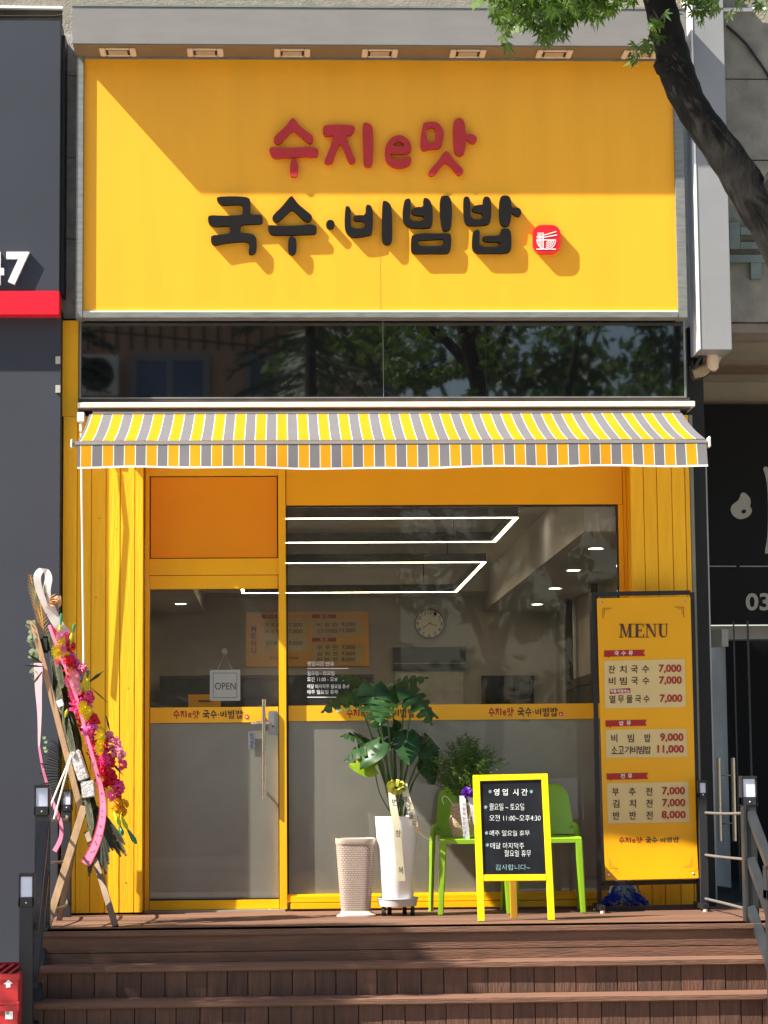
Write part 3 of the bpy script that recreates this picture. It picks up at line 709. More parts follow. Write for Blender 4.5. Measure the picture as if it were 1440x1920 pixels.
# ================================================================== RIGHT NEIGHBOUR
rb = thing('stone_building', 'stone clad building on the right of the yellow shop with a recessed dark entrance', 'building', (4.5, 0, GZ))
yC = -.08
px0 = X(1293, 300, yC)
mbs = MB()
for a, b in ((-300, 147), (149.5, 299), (301.5, 452), (454.5, 603)):
    for x0_, x1_ in ((px0, px0+.75), (px0+.756, px0+1.7), (px0+1.706, px0+4.5)):
        mbs.box(x0_, x1_, yC, .25, Z(1390, b, yC), Z(1390, a, yC))
mbs.build('stone_wall', M['stone'], rb)
zsf = Z(1390, 605, yC)
MB().box(px0+.02, 7, yC+.02, .3, zsf-.06, zsf-.002).build('lintel', mat('stained lintel', (.23, .19, .15), .8, .2, 5), rb)
sfo = MB().box(px0, 7, .3, 2.4, zsf-.02, zsf+.1).build('soffit', M['soffit'], rb)
sv = MB()
for k in range(9): sv.box(2.95, 3.75, 1.35+k*.04, 1.37+k*.04, zsf-.035, zsf-.021)
sv.build('vent', M['pined'], sfo)
MB().box(2.95, 3.0, .35, 2.1, zsf-.03, zsf-.021).build('soffit_joint', M['stone'], sfo)
yN = 2.1
bz0, bz1 = Z(1380, 1172, yN), Z(1380, 760, yN)
xnl = 2.62
MB().box(xnl-.05, 8, yN, yN+.2, bz1, zsf-.021).build('head_panel', M['soffit'], rb)
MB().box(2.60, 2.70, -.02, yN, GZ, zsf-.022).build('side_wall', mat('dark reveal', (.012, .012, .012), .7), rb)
MB().box(xnl, 8, yN+.1, yN+.3, Z(1380, 1197, yN), bz0).build('beam', M['beam'], rb)
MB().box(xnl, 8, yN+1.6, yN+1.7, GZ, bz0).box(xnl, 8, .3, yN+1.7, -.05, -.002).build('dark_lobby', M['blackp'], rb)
bs = thing('black_sign', 'black sign panel with large grey brush letters and a phone number over the neighbour entrance', 'sign', (4, yN, bz0))
MB().box(xnl, 8, yN-.06, yN-.002, bz0+.002, bz1-.003).build('panel', M['blackp'], bs)
c4 = lambda p: [(1280+x/5.05, 860+y/5.05) for x, y in p]
yNt = yN-.06
b1 = MB(); ppoly(b1, chaikin(c4([(545,340),(570,316),(600,330),(640,375),(645,420),(635,450),(655,480),(655,510),(625,550),(570,572),(530,575),(480,545),(455,505),(453,465),(475,430),(520,400),(540,370)]), 2), yNt, .004, 0, [chaikin(c4([(548,505),(575,478),(598,485),(600,508),(580,522),(565,518)]), 1)])
ppoly(b1, chaikin(c4([(760,95),(775,75),(800,80),(900,100),(900,870),(850,890),(790,903),(775,890),(800,760),(810,500),(800,250),(780,150)]), 1), yNt, .004)
b1.build('brush_lettering', M['greyl'], bs)
b1 = MB(); quad(b1, 1327, 1380, 1061, 1062.6, yNt, .004); quad(b1, 1387, 1520, 1061, 1062.8, yNt, .004); b1.build('rule_line', M['greyl'], bs)
b1 = MB(); text(b1, '03', 1398, 1444, 1112, 1145, yNt, bold=.025, lift=.004); b1.build('phone_number', M['greyl'], bs)
# glass door, open
gd = thing('glass_door', 'open glass entrance door with tall steel pull handles at the dark neighbour entrance', 'door', (3.1, 1.9, 0))
ha, hb = P(1312, 1210, 2.0), P(1362, 1195, 1.2)
MB().face([V((ha.x, 2.0, .0)), V((hb.x, 1.25, .0)), V((hb.x, 1.25, ha.z-.02)), V((ha.x, 2.0, ha.z-.02))]).build('pane', M['glassd'], gd)
MB().bar(V((ha.x, 2.0, ha.z+.04)), V((hb.x, 1.25, hb.z)), .045, .12).build('top_rail', M['beam'], gd)
for du, u in ((0, 1347), (0, 1374)):
    MB().tube([P(u, 1421, 1.2), P(u+3.5, 1577, 1.2)], .0145, 10).build('handle', mat('bronze steel', (.55, .47, .36), .25, .05, 9, metal=.9), gd, True)
MB().tube([P(1350, 1454, 1.25), P(1374, 1454, 1.2)], .006, 8).tube([P(1352, 1544, 1.25), P(1376, 1544, 1.2)], .006, 8).build('handle_bolt', M['steel'], gd, True)
MB().box(X(1382, 1450, 1.6), X(1384, 1450, 1.6), 1.6, 1.62, 0, bz0).box(X(1408, 1450, 1.6), X(1411, 1450, 1.6), 1.6, 1.62, 0, bz0).build('door_edge', mat('dim frame', (.05, .05, .055), .3), gd)
# tall grey sign box
yX = -.37
tb = thing('blade_sign', 'tall plain grey sign box fixed to the stone wall beside the yellow sign', 'sign', (2.6, -.2, 3.4))
MB().box(X(1305, 300, yX), X(1364, 300, yX), yX, yC-.002, Z(1335, 656, yX), 6.0).build('case', M['boxg'], tb, bevel=.004)
MB().box(X(1305, 300, yX)-.012, X(1305, 300, yX)-.0005, yX-.004, yC-.004, Z(1335, 655, yX), 6.0).build('lit_side', M['white'], tb)  # left face of the grey case, in white: sunlight painted on it
kl = thing('metal_sign', 'grey green metal Korean letter fixed on the stone wall behind the trunk', 'sign', (3, yC, 4))
k_ = MB()
for a, b, c, d in ((1368, 1388, 416, 467), (1388.2, 1470, 425, 440), (1388.2, 1470, 453, 466.5), (1366, 1490, 477.5, 492), (1408, 1428.5, 492.2, 523)): k_.pb(a, b, c, d, yC-.05, yC-.001)
k_.build('letter', M['letm'], kl, bevel=.002)
dc = thing('cable_duct', 'dirty beige cable duct and loose wires under the tall grey sign box', 'cable', (2.7, -.1, 3.3))
MB().tube(spl([P(1345, 660, -.1), P(1335, 680, -.1), P(1318, 694, -.1), P(1297, 700, -.1)]), [.04]*18+[.05], 10).build('duct', mat('dirty duct', (.42, .32, .20), .7, .3, 14, .3), dc, True)
MB().tube(spl([P(1322, 655, -.16), P(1312, 672, -.16), P(1300, 690, -.14), P(1296, 676, -.14)]), .012, 8).tube(spl([P(1294, 690, -.16), P(1305, 712, -.16), P(1330, 700, -.16), P(1347, 668, -.16)]), .004, 6).build('wire', M['blackfr'], dc, True)
MB().box(X(1328, 680, -.2), X(1348, 680, -.2), -.2, -.12, Z(1340, 693, -.2), Z(1340, 660, -.2)).build('junction_box', M['lampcream'], dc, bevel=.012)
wr = thing('hanging_cable', 'black cable swooping down across the stone wall', 'cable', (3, -.1, 5))
MB().tube(spl([P(1362, 48, yC-.02), P(1395, 78, yC-.02), P(1415, 105, yC-.02), P(1442, 145, yC-.02), P(1475, 210, yC-.02)]), .009, 6).build('cable', M['blackfr'], wr, True)
pp = thing('conduit', 'pale thin pipe along the stone wall at the top right', 'pipe', (3, -.1, 5.5))
MB().tube([P(1150, 18, -.1), P(1500, 18, -.12)], .012, 8).build('pipe', M['white'], pp, True)

# ================================================================== DECK AND STEPS
dk = thing('wooden_steps', 'brown timber deck with wide steps in front of the shop', 'steps', (.6, -1.2, GZ))
sx0, sx1 = -1.36, 4.2
yD = -1.70
dkb = MB()
nb_ = 10; w0 = (yD+.02-.30)/nb_
for k in range(nb_):
    a, b = .30+w0*k, .30+w0*(k+1)
    dkb.box(sx0+.002, sx1, b+.003, a-.002, -.03, 0)
dkb.build('deck_board', M['wood'], dk, bevel=.002)
def step(yfront, ztop_, yriser, zlow, vertical, x0):
    MB().box(x0, sx1, yfront, yriser+.245, ztop_-.03, ztop_).build('tread', M['wood'], dk, bevel=.006)
    rr = MB()
    if vertical:
        x = x0+.01; 
        while x < sx1:
            ww = .118+random.uniform(-.012, .012); rr.box(x, min(x+ww-.004, sx1), yriser+random.uniform(0, .003), yriser+.03, zlow, ztop_-.031); x += ww
    else:
        zm = zlow+.055; rr.box(x0+.01, sx1, yriser, yriser+.03, zlow, zm-.002); rr.box(x0+.01, sx1, yriser-.001, yriser+.03, zm+.001, ztop_-.031)
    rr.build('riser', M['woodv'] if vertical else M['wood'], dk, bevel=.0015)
    MB().box(x0+.012, sx1-.01, yriser+.031, yriser+.05, zlow, ztop_-.034).build('backing', M['wooddk'], dk)
r1, r2 = .172, .165
step(yD-.018, 0, yD, -r1, False, sx0)
step(yD-.26, -r1, yD-.235, -r1-r2, True, sx0-.01)
step(yD-.50, -r1-r2, yD-.475, -r1-2*r2, True, sx0-.02)
step(yD-.74, -r1-2*r2, yD-.715, GZ, True, sx0-.03)

# ================================================================== RAILINGS
def lamp_post(parent, u0, u1, vt, vh, vb, y, lens_u, dz=0, post=None, zlow=None):
    xa_, xb_ = X(u0, vt, y), X(u1, vt, y); zt_, zh_ = Z((u0+u1)/2, vt, y), Z((u0+u1)/2, vh, y); d = xb_-xa_
    zl_ = Z((u0+u1)/2, vb, y) if zlow is None else zlow
    cx_ = (xa_+xb_)/2
    o = MB().box(cx_-d*.44, cx_+d*.44, y+.004, y+d-.004, zl_, zh_-.001).build('post', M['rail'], parent, bevel=.003)
    hd = MB().box(xa_, xb_, y, y+d, zh_, zh_+(zt_-zh_)*.28).box(xa_, xb_, y-.004, y+d, zt_-.014, zt_).box(xa_, xa_+.010, y, y+d, zh_, zt_-.015).box(xb_-.010, xb_, y, y+d, zh_, zt_-.015).build('lamp_head', M['rail'], parent, bevel=.002)
    MB().box(xa_+.0105, xb_-.0105, y+.006, y+d-.006, zh_+(zt_-zh_)*.285, zt_-.016).build('lens', M['lens'], hd)
    MB().tube([V((cx_, y-.001, zh_+.02)), V((cx_, y-.004, zh_+.02))], .004, 8).build('screw', M['white'], hd)
    return cx_, zt_, zh_, d
ral = thing('stair_railing', 'black steel stair railing with lamp topped posts left of the steps, beside the flower stand', 'railing', (-1.4, -1.5, GZ), 'stair railings with lamps')
A = lamp_post(ral, 115, 135, 1480, 1520, 1740, -.42, 0, zlow=0)
B = lamp_post(ral, 64, 93, 1472, 1528, 1740, -1.50, 0, zlow=-.1)
C = lamp_post(ral, 35, 64, 1638, 1700, 1920, -2.30, 0, zlow=GZ)
rd = MB()
for v0, v1 in ((1524, 1523), (1540, 1541), (1622, 1629)): pass
for zz_ in (.60, .36, .10):
    rd.tube(spl([(A[0], -.40, zz_), (A[0]+.03, -.75, zz_-.012), ((A[0]+B[0])/2+.02, -1.1, zz_-.01), (B[0], -1.48, zz_)], 4), .0085, 8)
rd.build('rail_rod', M['railr'], ral, True)
for dz in (0, -.27, -.55):
    MB().bar((B[0]+.02, -1.52, B[2]-.06+dz), (C[0]+.035, -2.27, C[2]-.14+dz), .05, .045).build('hand_bar', M['railg'], ral, bevel=.004)
MB().bar((B[0]+.035, -1.49, B[2]-.02), (B[0]+.035, -1.49, 0), .03, .03).build('side_post', M['railg'], ral)
rar = thing('stair_railing', 'black steel stair railing with lamp topped posts right of the steps, beside the menu stand', 'railing', (2.7, -1.5, GZ), 'stair railings with lamps')
A = lamp_post(rar, 1309, 1326, 1463, 1496, 1740, -.52, 0, zlow=0)
B = lamp_post(rar, 1390, 1419, 1455, 1510, 1740, -1.56, 0, zlow=-.1)
C = lamp_post(rar, 1436, 1466, 1624, 1686, 1920, -2.36, 0, zlow=GZ)
rd = MB()
for v0, v1 in ((1524, 1525), (1603, 1611), (1685, 1703)):
    a, b = P(1322, v0, -.50), P(1394, v1, -1.5)
    rd.tube(spl([a, a.lerp(b, .4)+V((.02, 0, -.004)), b], 6), .0085, 8)
rd.build('rail_rod', M['railr'], rar, True)
for v in (1525, 1612, 1703):
    a = P(1408, v, -1.54); MB().bar(a, a+V((.01, -.80, -.47)), .05, .045).build('hand_bar', M['railg'], rar, bevel=.004)
MB().bar((B[0]-.030, -1.55, B[2]-.0), (B[0]-.030, -1.55, 0), .014, .03).build('side_post', M['railg'], rar)

# ================================================================== INTERIOR THINGS
def led_frame(x0, x1, y0, y1, z, label):
    t = thing('linear_light', label, 'light', ((x0+x1)/2, (y0+y1)/2, z), 'rectangular led lights')
    q = .023
    for nm, h0, h1, m, k in (('housing', .004, .07, M['roomd'], .008), ('led_strip', 0, .0035, M['led'], 0)):
        b = MB(); b.box(x0, x1, y0, y0+q+k, z+h0, z+h1).box(x0, x1, y1-q-k, y1, z+h0, z+h1).box(x0, x0+q+k, y0+q+k+.001, y1-q-k-.001, z+h0, z+h1).box(x1-q-k, x1, y0+q+k+.001, y1-q-k-.001, z+h0, z+h1)
        b.build(nm, m, t)
    hw_ = MB()
    for x in (x0+.3, x1-.3):
        for y in (y0+.02, y1-.02): hw_.box(x-.004, x+.004, y-.004, y+.004, z+.07, 2.72)
    hw_.build('hanger', M['roomd'], t)
zl = .8526+1.60
led_frame(.0-.38, X(972, 970, .15), .15, 1.75, zl, 'rectangular led ceiling light hanging just inside the window')
led_frame(X(462, 1112, 6.4)-.04, X(908, 1057, 3.4)+.01, 3.35, 6.4, zl, 'rectangular led ceiling light hanging deeper in the room')
lab = ['round ceiling downlight left of centre near the window top', 'round ceiling downlight right of centre near the window top', 'soffit downlight nearest the window on the right', 'second soffit downlight from the window on the right', 'third soffit downlight from the window on the right', 'farthest soffit downlight on the right', 'lone soffit downlight seen through the door glass']
d0 = None
for i, (u, v, z) in enumerate(((691, 960, 2.72), (958, 958, 2.72), (1117, 1027, 2.355), (1075, 1068, 2.355), (1040, 1102, 2.355), (1007, 1132, 2.355), (339, 1131, 2.355))):
    d = ray(u, v); p = CAM+d*((z-CAM.z)/d.z)
    if d0 is None:
        d0 = thing('downlight', lab[0], 'light', p, 'round ceiling downlights')
        x, y, z = p
        MB().tube([p+V((0, 0, -.004)), p], .052, 20).build('lens', M['down'], d0); MB().lathe([(.053, 0), (.068, 0), (.064, -.008), (.053, -.008)], p, 20).build('rim', M['white'], d0)
    else:
        o = copy_tree(d0); o.location = p; o['label'] = lab[i]
yK = 7.59
mbd = thing('menu_board', 'wide yellow menu board on the back wall inside the shop', 'menu', P(576, 1200, yK))
MB().pb(461, 692, 1147, 1250, yK-.015, yK).build('board', M['banner'], mbd)
q = MB(); yT = yK-.016
for a in ((497, 576, 1162, 1222), (585, 680, 1162, 1195), (585, 680, 1207, 1245)): quad(q, *a, yT, .001)
q.build('patch', M['mcream'], mbd)
q = MB()
for a in ((491, 520, 1152, 1159), (585, 630, 1152, 1159), (585, 630, 1196, 1203)): quad(q, *a, yT, .002)
q.build('heading_ribbon', M['mred'], mbd)
q = MB()
text(q, '국 수 류', 498, 516, 1153, 1158, yT, lift=.004); text(q, '밥 류', 600, 615, 1153, 1158, yT, lift=.004); text(q, '전 류', 600, 615, 1197, 1202, yT, lift=.004); q.build('heading_lettering', M['mwhite'], mbd)
q = MB(); vtext(q, 'MENU', 476, 1172, 1226, 9, yT, lift=.004)
text(q, '잔 치 국 수', 498, 535, 1168, 1176, yT, lift=.004); text(q, '비 빔 국 수', 498, 535, 1180, 1188, yT, lift=.004); text(q, '열무물국수', 498, 535, 1202, 1210, yT, lift=.004)
for v in (1168, 1180, 1202): text(q, '7,000', 541, 567, v, v+8.5, yT, lift=.004)
text(q, '비 빔 밥', 594, 633, 1168, 1175, yT, lift=.004); text(q, '9,000', 640, 666, 1167, 1175, yT, lift=.004)
text(q, '소고기비빔밥', 594, 633, 1179, 1187, yT, lift=.004); text(q, '11,000', 637, 666, 1178, 1187, yT, lift=.004)
for s_, p_, v in (('부 추 전', '7,000', 1210), ('김 치 전', '7,000', 1222), ('반 반 전', '8,000', 1233)): text(q, s_, 594, 633, v, v+8, yT, lift=.004); text(q, p_, 641, 666, v, v+8, yT, lift=.004)
text(q, '수지e맛 국수·비빔밥', 505, 560, 1231, 1236, yT, lift=.004)
q.build('lettering', M['mbrown'], mbd)
cc = P(805, 1169.5, yK); R_ = .142
ck = thing('wall_clock', 'round wall clock with cream face inside the shop', 'clock', cc)
def disc(c, r, y0, y1, n=36): return MB().poly([[(r*math.cos(2*math.pi*k/n), r*math.sin(2*math.pi*k/n)) for k in range(n)]], lambda x, y, d: V((c.x+x, y0+d, c.z+y)), y1-y0)
disc(cc, R_-.008, yK-.03, yK).build('face', M['clockf'], ck)
MB().poly([[(R_*math.cos(2*math.pi*k/36), R_*math.sin(2*math.pi*k/36)) for k in range(36)], [((R_-.01)*math.cos(2*math.pi*k/36), (R_-.01)*math.sin(2*math.pi*k/36)) for k in range(36)]], lambda x, y, d: V((cc.x+x, yK-.04+d, cc.z+y)), .04).build('rim', M['roomd'], ck)
q = MB()
for h in range(1, 13):
    a = rad(90-30*h); u, v = 805+22*math.cos(a), 1169.5-22*math.sin(a); hw_ = 2.2 if h < 10 else 3.8
    text(q, str(h), u-hw_, u+hw_, v-3.6, v+3.6, yK-.031, bold=.01)
q.build('numeral', M['black'], ck)
MB().bar((cc.x-.01, yK-.036, cc.z+.003), (cc.x+.07, yK-.036, cc.z-.026), .006, .012, (0, 1, 0)).build('hour_hand', M['black'], ck)
MB().bar((cc.x+.02, yK-.040, cc.z+.014), (cc.x-.09, yK-.040, cc.z-.062), .005, .008, (0, 1, 0)).build('minute_hand', M['black'], ck)
ht = thing('serving_hatch', 'kitchen serving hatch with dark blue blind half lowered over a pale board', 'hatch', P(805, 1330, yK))
MB().pb(737, 873, 1213, 1256, 7.50, 7.59).build('blind', M['slateb'], ht); MB().pb(741, 869, 1257, 1360, 7.54, 7.59).build('board', M['curtain'], ht)
MB().pb(737, 872, 1243, 1244.5, 7.49, 7.499).build('blind_rail', M['greyl'], ht)
tv = thing('television', 'black television low on the back wall right of the hatch', 'television', P(953, 1340, yK))
MB().pb(905, 1000, 1268, 1334, 7.52, 7.59).build('screen', M['dkglass'], tv); MB().pb(903.5, 1001.5, 1266.5, 1336, 7.525, 7.588).build('bezel', M['blackfr'], tv)
kc = thing('kitchen_counter', 'dark kitchen counter along the back of the room behind the door', 'counter', P(480, 1400, 7))
MB().box(X(300, 1300, 6.9), X(700, 1300, 6.9), 6.9, 7.55, 0, Z(500, 1272, 6.9)).build('cabinet', M['slateb'], kc); MB().box(X(299, 1300, 6.88), X(701, 1300, 6.88), 6.88, 7.56, Z(500, 1272, 6.9)+.001, Z(500, 1270, 6.9)+.02).build('counter_top', M['roomd'], kc)
nt_ = thing('notice', 'yellow notice card on the dark counter seen through the door', 'notice', P(384, 1320, 6.85))
MB().pb(353, 414, 1302, 1345, 6.84, 6.86).build('card', M['banner'], nt_, bevel=.002); MB().pb(372, 398, 1313, 1316, 6.835, 6.8395).build('marking', M['mbrown'], nt_)
fp = thing('folding_partition', 'dark framed glass partition along the right wall inside', 'partition', (2.4, 4, 0))
q = MB()
for y in (.9, 2.6, 4.3, 6.0): q.box(2.52, 2.58, y-.05, y+.05, 0, 2.35)
q.box(2.53, 2.57, .8, 6.1, 1.55, 1.63)
q.build('frame', M['roomd'], fp); MB().box(2.55, 2.56, .8, 6.1, .0, 1.54).build('pane', M['tealw'], fp)
# OPEN plate on the glass
op = thing('open_sign', 'small white OPEN plate hanging from a suction cup on the door glass', 'sign', P(421, 1285, .03))
yO = .032
MB().pb(393.5, 450.5, 1256, 1314, yO-.004, yO).build('plate', M['white'], op, bevel=.0018)
q = MB()
for a in ((399.5, 444.5, 1261.5, 1262.3), (399.5, 444.5, 1307.5, 1308.3)): quad(q, *a, yO-.004, .001)
for a in ((399.5, 400.3, 1261.5, 1308.3), (443.7, 444.5, 1261.5, 1308.3)): quad(q, *a, yO-.004, .001)
q.build('border', M['blackfr'], op); text(MB(), 'OPEN', 403, 442, 1280, 1293, yO-.004, bold=.0).build('lettering', M['blackfr'], op)
MB().tube([P(407, 1257, yO), P(421, 1226, .02), P(436, 1257, yO)], .0015, 5).build('string', M['cream'], op)
MB().tube([P(421, 1221, .006), P(421, 1221, .02)], [.02, .012], 16).build('suction_cup', mat('clear rubber', (.35, .36, .34), .2), op)

# ================================================================== MENU STAND
def vplane(a, b, n=None):                 # upright plane through two floor points
    a, b = V(a), V(b); d = b-a; return (a, V((-d.y, d.x, 0)).normalized()*-1)
sp = (V((2.2, -.43, 0)), V((.05, -1, 0)).normalized())
ms = thing('menu_stand', 'yellow menu banner on a black tubular stand right of the window', 'menu', G(1215, 1712))
fm = MB(); bk = V((.0, .02, 0))
def sb(u0, v0, u1, v1, w_=.026): fm.bar(P(u0, v0, sp)+bk, P(u1, v1, sp)+bk, w_, w_)
sb(1113.5, 1110, 1125.5, 1704); sb(1298.5, 1110, 1312, 1700); sb(1118, 1113.5, 1295, 1110.5); sb(1130, 1657.5, 1306, 1653)
sb(1120, 1706, 1318, 1700, .03)
pa, pb_ = P(1122, 1705, sp), P(1312, 1699, sp)
for p in (pa, pb_): fm.bar((p.x, p.y-.20, .03), (p.x, p.y+.14, .03), .03, .03)
fm.build('frame', M['blackfr'], ms)
ft = MB()
for p in (pa, pb_):
    for dy in (-.19, .13): ft.tube([(p.x, p.y+dy, .0), (p.x, p.y+dy, .015)], .014, 8)
ft.build('foot', M['lampcream'], ms)
bn = MB(); NB = 24
cl = [(1119, 1122), (1134, 1650)]; cr = [(1294.5, 1119), (1308, 1646)]
spf = (sp[0]+V((0, -.012, 0)), sp[1])
for j in range(NB):
    r = []
    for t in (j/NB, (j+1)/NB):
        o_ = V((0, -.035*max(0, (t-.82)/.18)**1.6, 0))
        r.append((P(cl[0][0]+(cl[1][0]-cl[0][0])*t, cl[0][1]+(cl[1][1]-cl[0][1])*t, spf)+o_, P(cr[0][0]+(cr[1][0]-cr[0][0])*t, cr[0][1]+(cr[1][1]-cr[0][1])*t, spf)+o_))
    bn.face([r[0][0], r[0][1], r[1][1], r[1][0]])
bno = bn.build('banner', M['banner'], ms, True, merge=True)
c6 = lambda x, y: (1090+x/5.646, 1090+y/5.646)
c7 = lambda x, y: (1090+x/6, 1420+y/6)
for pts in ([c6(240, 842), c6(1095, 822), c6(1108, 1332), c6(250, 1347)], [c6(253, 1572), c6(1112, 1560), c6(1125, 1858), c6(262, 1872)], [c7(283, 292), c7(1203, 276), c7(1217, 728), c7(298, 746)]):
    q = MB(); ppoly(q, pts, spf, .002); q.build('price_patch', M['mcream'], bno)
for pts in ([c6(240, 732), c6(675, 724), c6(655, 757), c6(676, 790), c6(300, 798), c6(288, 812), c6(278, 799), c6(240, 801)], [c6(254, 1472), c6(693, 1464), c6(674, 1497), c6(693, 1528), c6(314, 1537), c6(304, 1552), c6(293, 1538), c6(256, 1540)], [c7(283, 182), c7(752, 172), c7(730, 208), c7(752, 243), c7(345, 251), c7(335, 263), c7(325, 251), c7(285, 251)], [c6(298, 1142), c6(517, 1130), c6(519, 1180), c6(300, 1192)]):
    q = MB(); ppoly(q, pts, spf, .0035); q.build('heading_ribbon', M['mred'], bno)
def t6(q, s_, x0, x1, y0, y1, b=.012, c=c6): (a, d), (e, f) = c(x0, y0), c(x1, y1); text(q, s_, a, e, d, f, spf, bold=b, lift=.005)
def row(nm, m, s_, x0, x1, y0, y1, c=c6, wch=72):
    n = len(s_); q = MB()
    for i, ch in enumerate(s_):
        cx_ = x0+wch/2+(x1-x0-wch)*i/(n-1); t6(q, ch, cx_-wch/2, cx_+wch/2, y0-4*i/n, y1-4*i/n, .014, c)
    q.build(nm, M[m], bno)
H_, I_ = 'heading_lettering', 'item_lettering'
row(H_, 'mwhite', '국수류', 347, 545, 738, 786, wch=48); row(H_, 'mwhite', '밥류', 400, 523, 1478, 1526, wch=46); row(H_, 'mwhite', '전류', 440, 570, 184, 236, c7, 48)
q = MB(); t6(q, '여름계절메뉴', 303, 512, 1144, 1180); q.build(H_, M['mwhite'], bno)
row(I_, 'mbrown', '잔치국수', 285, 716, 892, 974); row(I_, 'mbrown', '비빔국수', 288, 718, 1014, 1097); row(I_, 'mbrown', '열무물국수', 294, 722, 1208, 1290, wch=66)
row(I_, 'mbrown', '비빔밥', 314, 732, 1618, 1704, wch=66); row(I_, 'mbrown', '소고기비빔밥', 316, 736, 1745, 1828, wch=64)
row(I_, 'mbrown', '부추전', 346, 798, 342, 432, c7, 74); row(I_, 'mbrown', '김치전', 352, 800, 475, 566, c7, 74); row(I_, 'mbrown', '반반전', 355, 802, 608, 700, c7, 74)
for s_, x0, x1, y0, c in (('7,000', 818, 1058, 880, c6), ('7,000', 822, 1062, 1004, c6), ('7,000', 828, 1067, 1196, c6), ('9,000', 832, 1080, 1608, c6), ('11,000', 804, 1084, 1733, c6), ('7,000', 906, 1163, 332, c7), ('7,000', 908, 1168, 466, c7), ('8,000', 900, 1172, 600, c7)):
    q = MB(); t6(q, s_, x0, x1, y0, y0+(96 if c is c6 else 100), .03, c); q.build('price_lettering', M['mred'], bno)
minilogo(bno, spf, c7(420, 0)[:1]+c7(690, 0)[:1], c7(720, 0)[:1]+c7(1100, 0)[:1], 1568.5, 1582.5, lift=.005)
# serif MENU drawn stroke by stroke (units of cap height)
def serif(mb, x0, x1, y0, y1, pl):
    mp = plane_map(x0, x1, y0, y1, pl, .005); f = lambda pts: mb.face([mp(x, y) for x, y in pts])
    R = lambda a, b, c, d: f([(a, c), (b, c), (b, d), (a, d)])
    def M_(o, w_):
        R(o, o+.07, 0, .06); f([(o+.035, .06), (o+.055, .06), (o+.05, .94), (o+.03, .94)]); R(o, o+.085, .94, 1)
        f([(o+.03, 0), (o+.085, 0), (o+w_*.55, .92), (o+w_*.47, .98)]); f([(o+w_*.48, .95), (o+w_-.075, 0), (o+w_-.055, 0), (o+w_*.52, .95)])
        R(o+w_-.085, o+w_-.035, .06, .94); R(o+w_-.09, o+w_, 0, .06); R(o+w_-.11, o+w_, .94, 1)
    M_(0, .285)
    o = .31; R(o, o+.19, 0, .06); R(o+.03, o+.085, .06, .94); R(o, o+.20, .94, 1); R(o+.085, o+.15, .46, .52); R(o+.172, o+.19, .06, .24); R(o+.135, o+.15, .38, .60); R(o+.18, o+.20, .74, .94)
    o = .53; R(o, o+.07, 0, .06); R(o+.033, o+.05, .06, .94); R(o, o+.085, .94, 1); f([(o+.02, 0), (o+.085, 0), (o+.215, .98), (o+.19, .98)]); R(o+.195, o+.213, .06, .95); R(o+.16, o+.24, 0, .06)
    o = .79; R(o, o+.11, 0, .06); R(o+.03, o+.08, .06, .70); R(o+.15, o+.21, 0, .06); R(o+.172, o+.19, .06, .70)
    pts_o = [(o+.03+.16*(1-math.cos(math.pi*k/10))/2, .70+.30*math.sin(math.pi*k/10)) for k in range(11)]
    pts_i = [(o+.08+.092*(1-math.cos(math.pi*k/10))/2, .70+.22*math.sin(math.pi*k/10)) for k in range(11)]
    for k in range(10): f([pts_o[k], pts_o[k+1], pts_i[k+1], pts_i[k]])
q = MB(); (a, b), (c, d) = c6(398, 450), c6(916, 596); serif(q, a, c, b, d, spf); q.build('title_lettering', M['mbrown'], bno)
for (x, y), sx_, sy_, c in (((228, 285), 1, 1, c6), ((1082, 273), -1, 1, c6), ((308, 1246), 1, -1, c7), ((1230, 1232), -1, -1, c7)):
    q = MB()
    for o_, l_ in ((0, 95), (18, 45)):
        a = c(x+sx_*o_, y+sy_*o_); b = c(x+sx_*(o_+l_), y+sy_*o_); d = c(x+sx_*o_, y+sy_*(o_+l_*1.15))
        seg(q, *a, *b, .9 if o_ == 0 else .6, spf, .035 if c is c7 else .003); seg(q, *a, *d, .9 if o_ == 0 else .6, spf, .035 if c is c7 else .003)
    q.build('corner_mark', M['mbrown'], bno)
for u, v, l_ in ((1128, 1130, 0), (1284.5, 1128, 0), (1139.5, 1640, .035), (1298.5, 1638, .03)):
    p = P(u, v, spf)+V((0, -l_, 0)); o = MB().lathe([(.0, -.004), (.005, -.004), (.009, .0)], (0, 0, 0), 12).build('eyelet', M['steel'], bno)
    me = o.data; ro = V(ms.location)
    for vv in me.vertices:
        c_ = V(vv.co)+ro; vv.co = V((p.x+c_.x, p.y+c_.z, p.z+c_.y))-ro
mop = thing('mop_head', 'blue fibre mop with pale plastic frame standing behind the menu stand', 'mop', G(1165, 1706))
yM = -.20
q = MB(); mc = P(1168, 1705, yM)
for k in range(420):
    a = random.uniform(0, 2*math.pi); r = random.uniform(.0, 1)**.6; bx, by = .135*r*math.cos(a), .075*r*math.sin(a)-.03
    h = (1-r)*.13+random.uniform(0, .03); s_ = random.uniform(.008, .018)
    p = V((mc.x+bx, yM+by, .012+h)); d = V((math.cos(a), math.sin(a)*.6, -.3+random.uniform(-.5, .3)))*random.uniform(.02, .05); wv_ = V((random.uniform(-1, 1), random.uniform(-1, 1), random.uniform(-.5, .5))).normalized()*s_*.5
    q.face([p-wv_, p+wv_, p+d+wv_*.6, p+d-wv_*.6])
q.build('fibre', M['blue'], mop)
MB().lathe([(.085, .03), (.082, .07), (.06, .12), (.03, .16), (.022, .20)], (mc.x+.005, yM+.01, .02), 20).build('frame', M['clear'], mop, True)
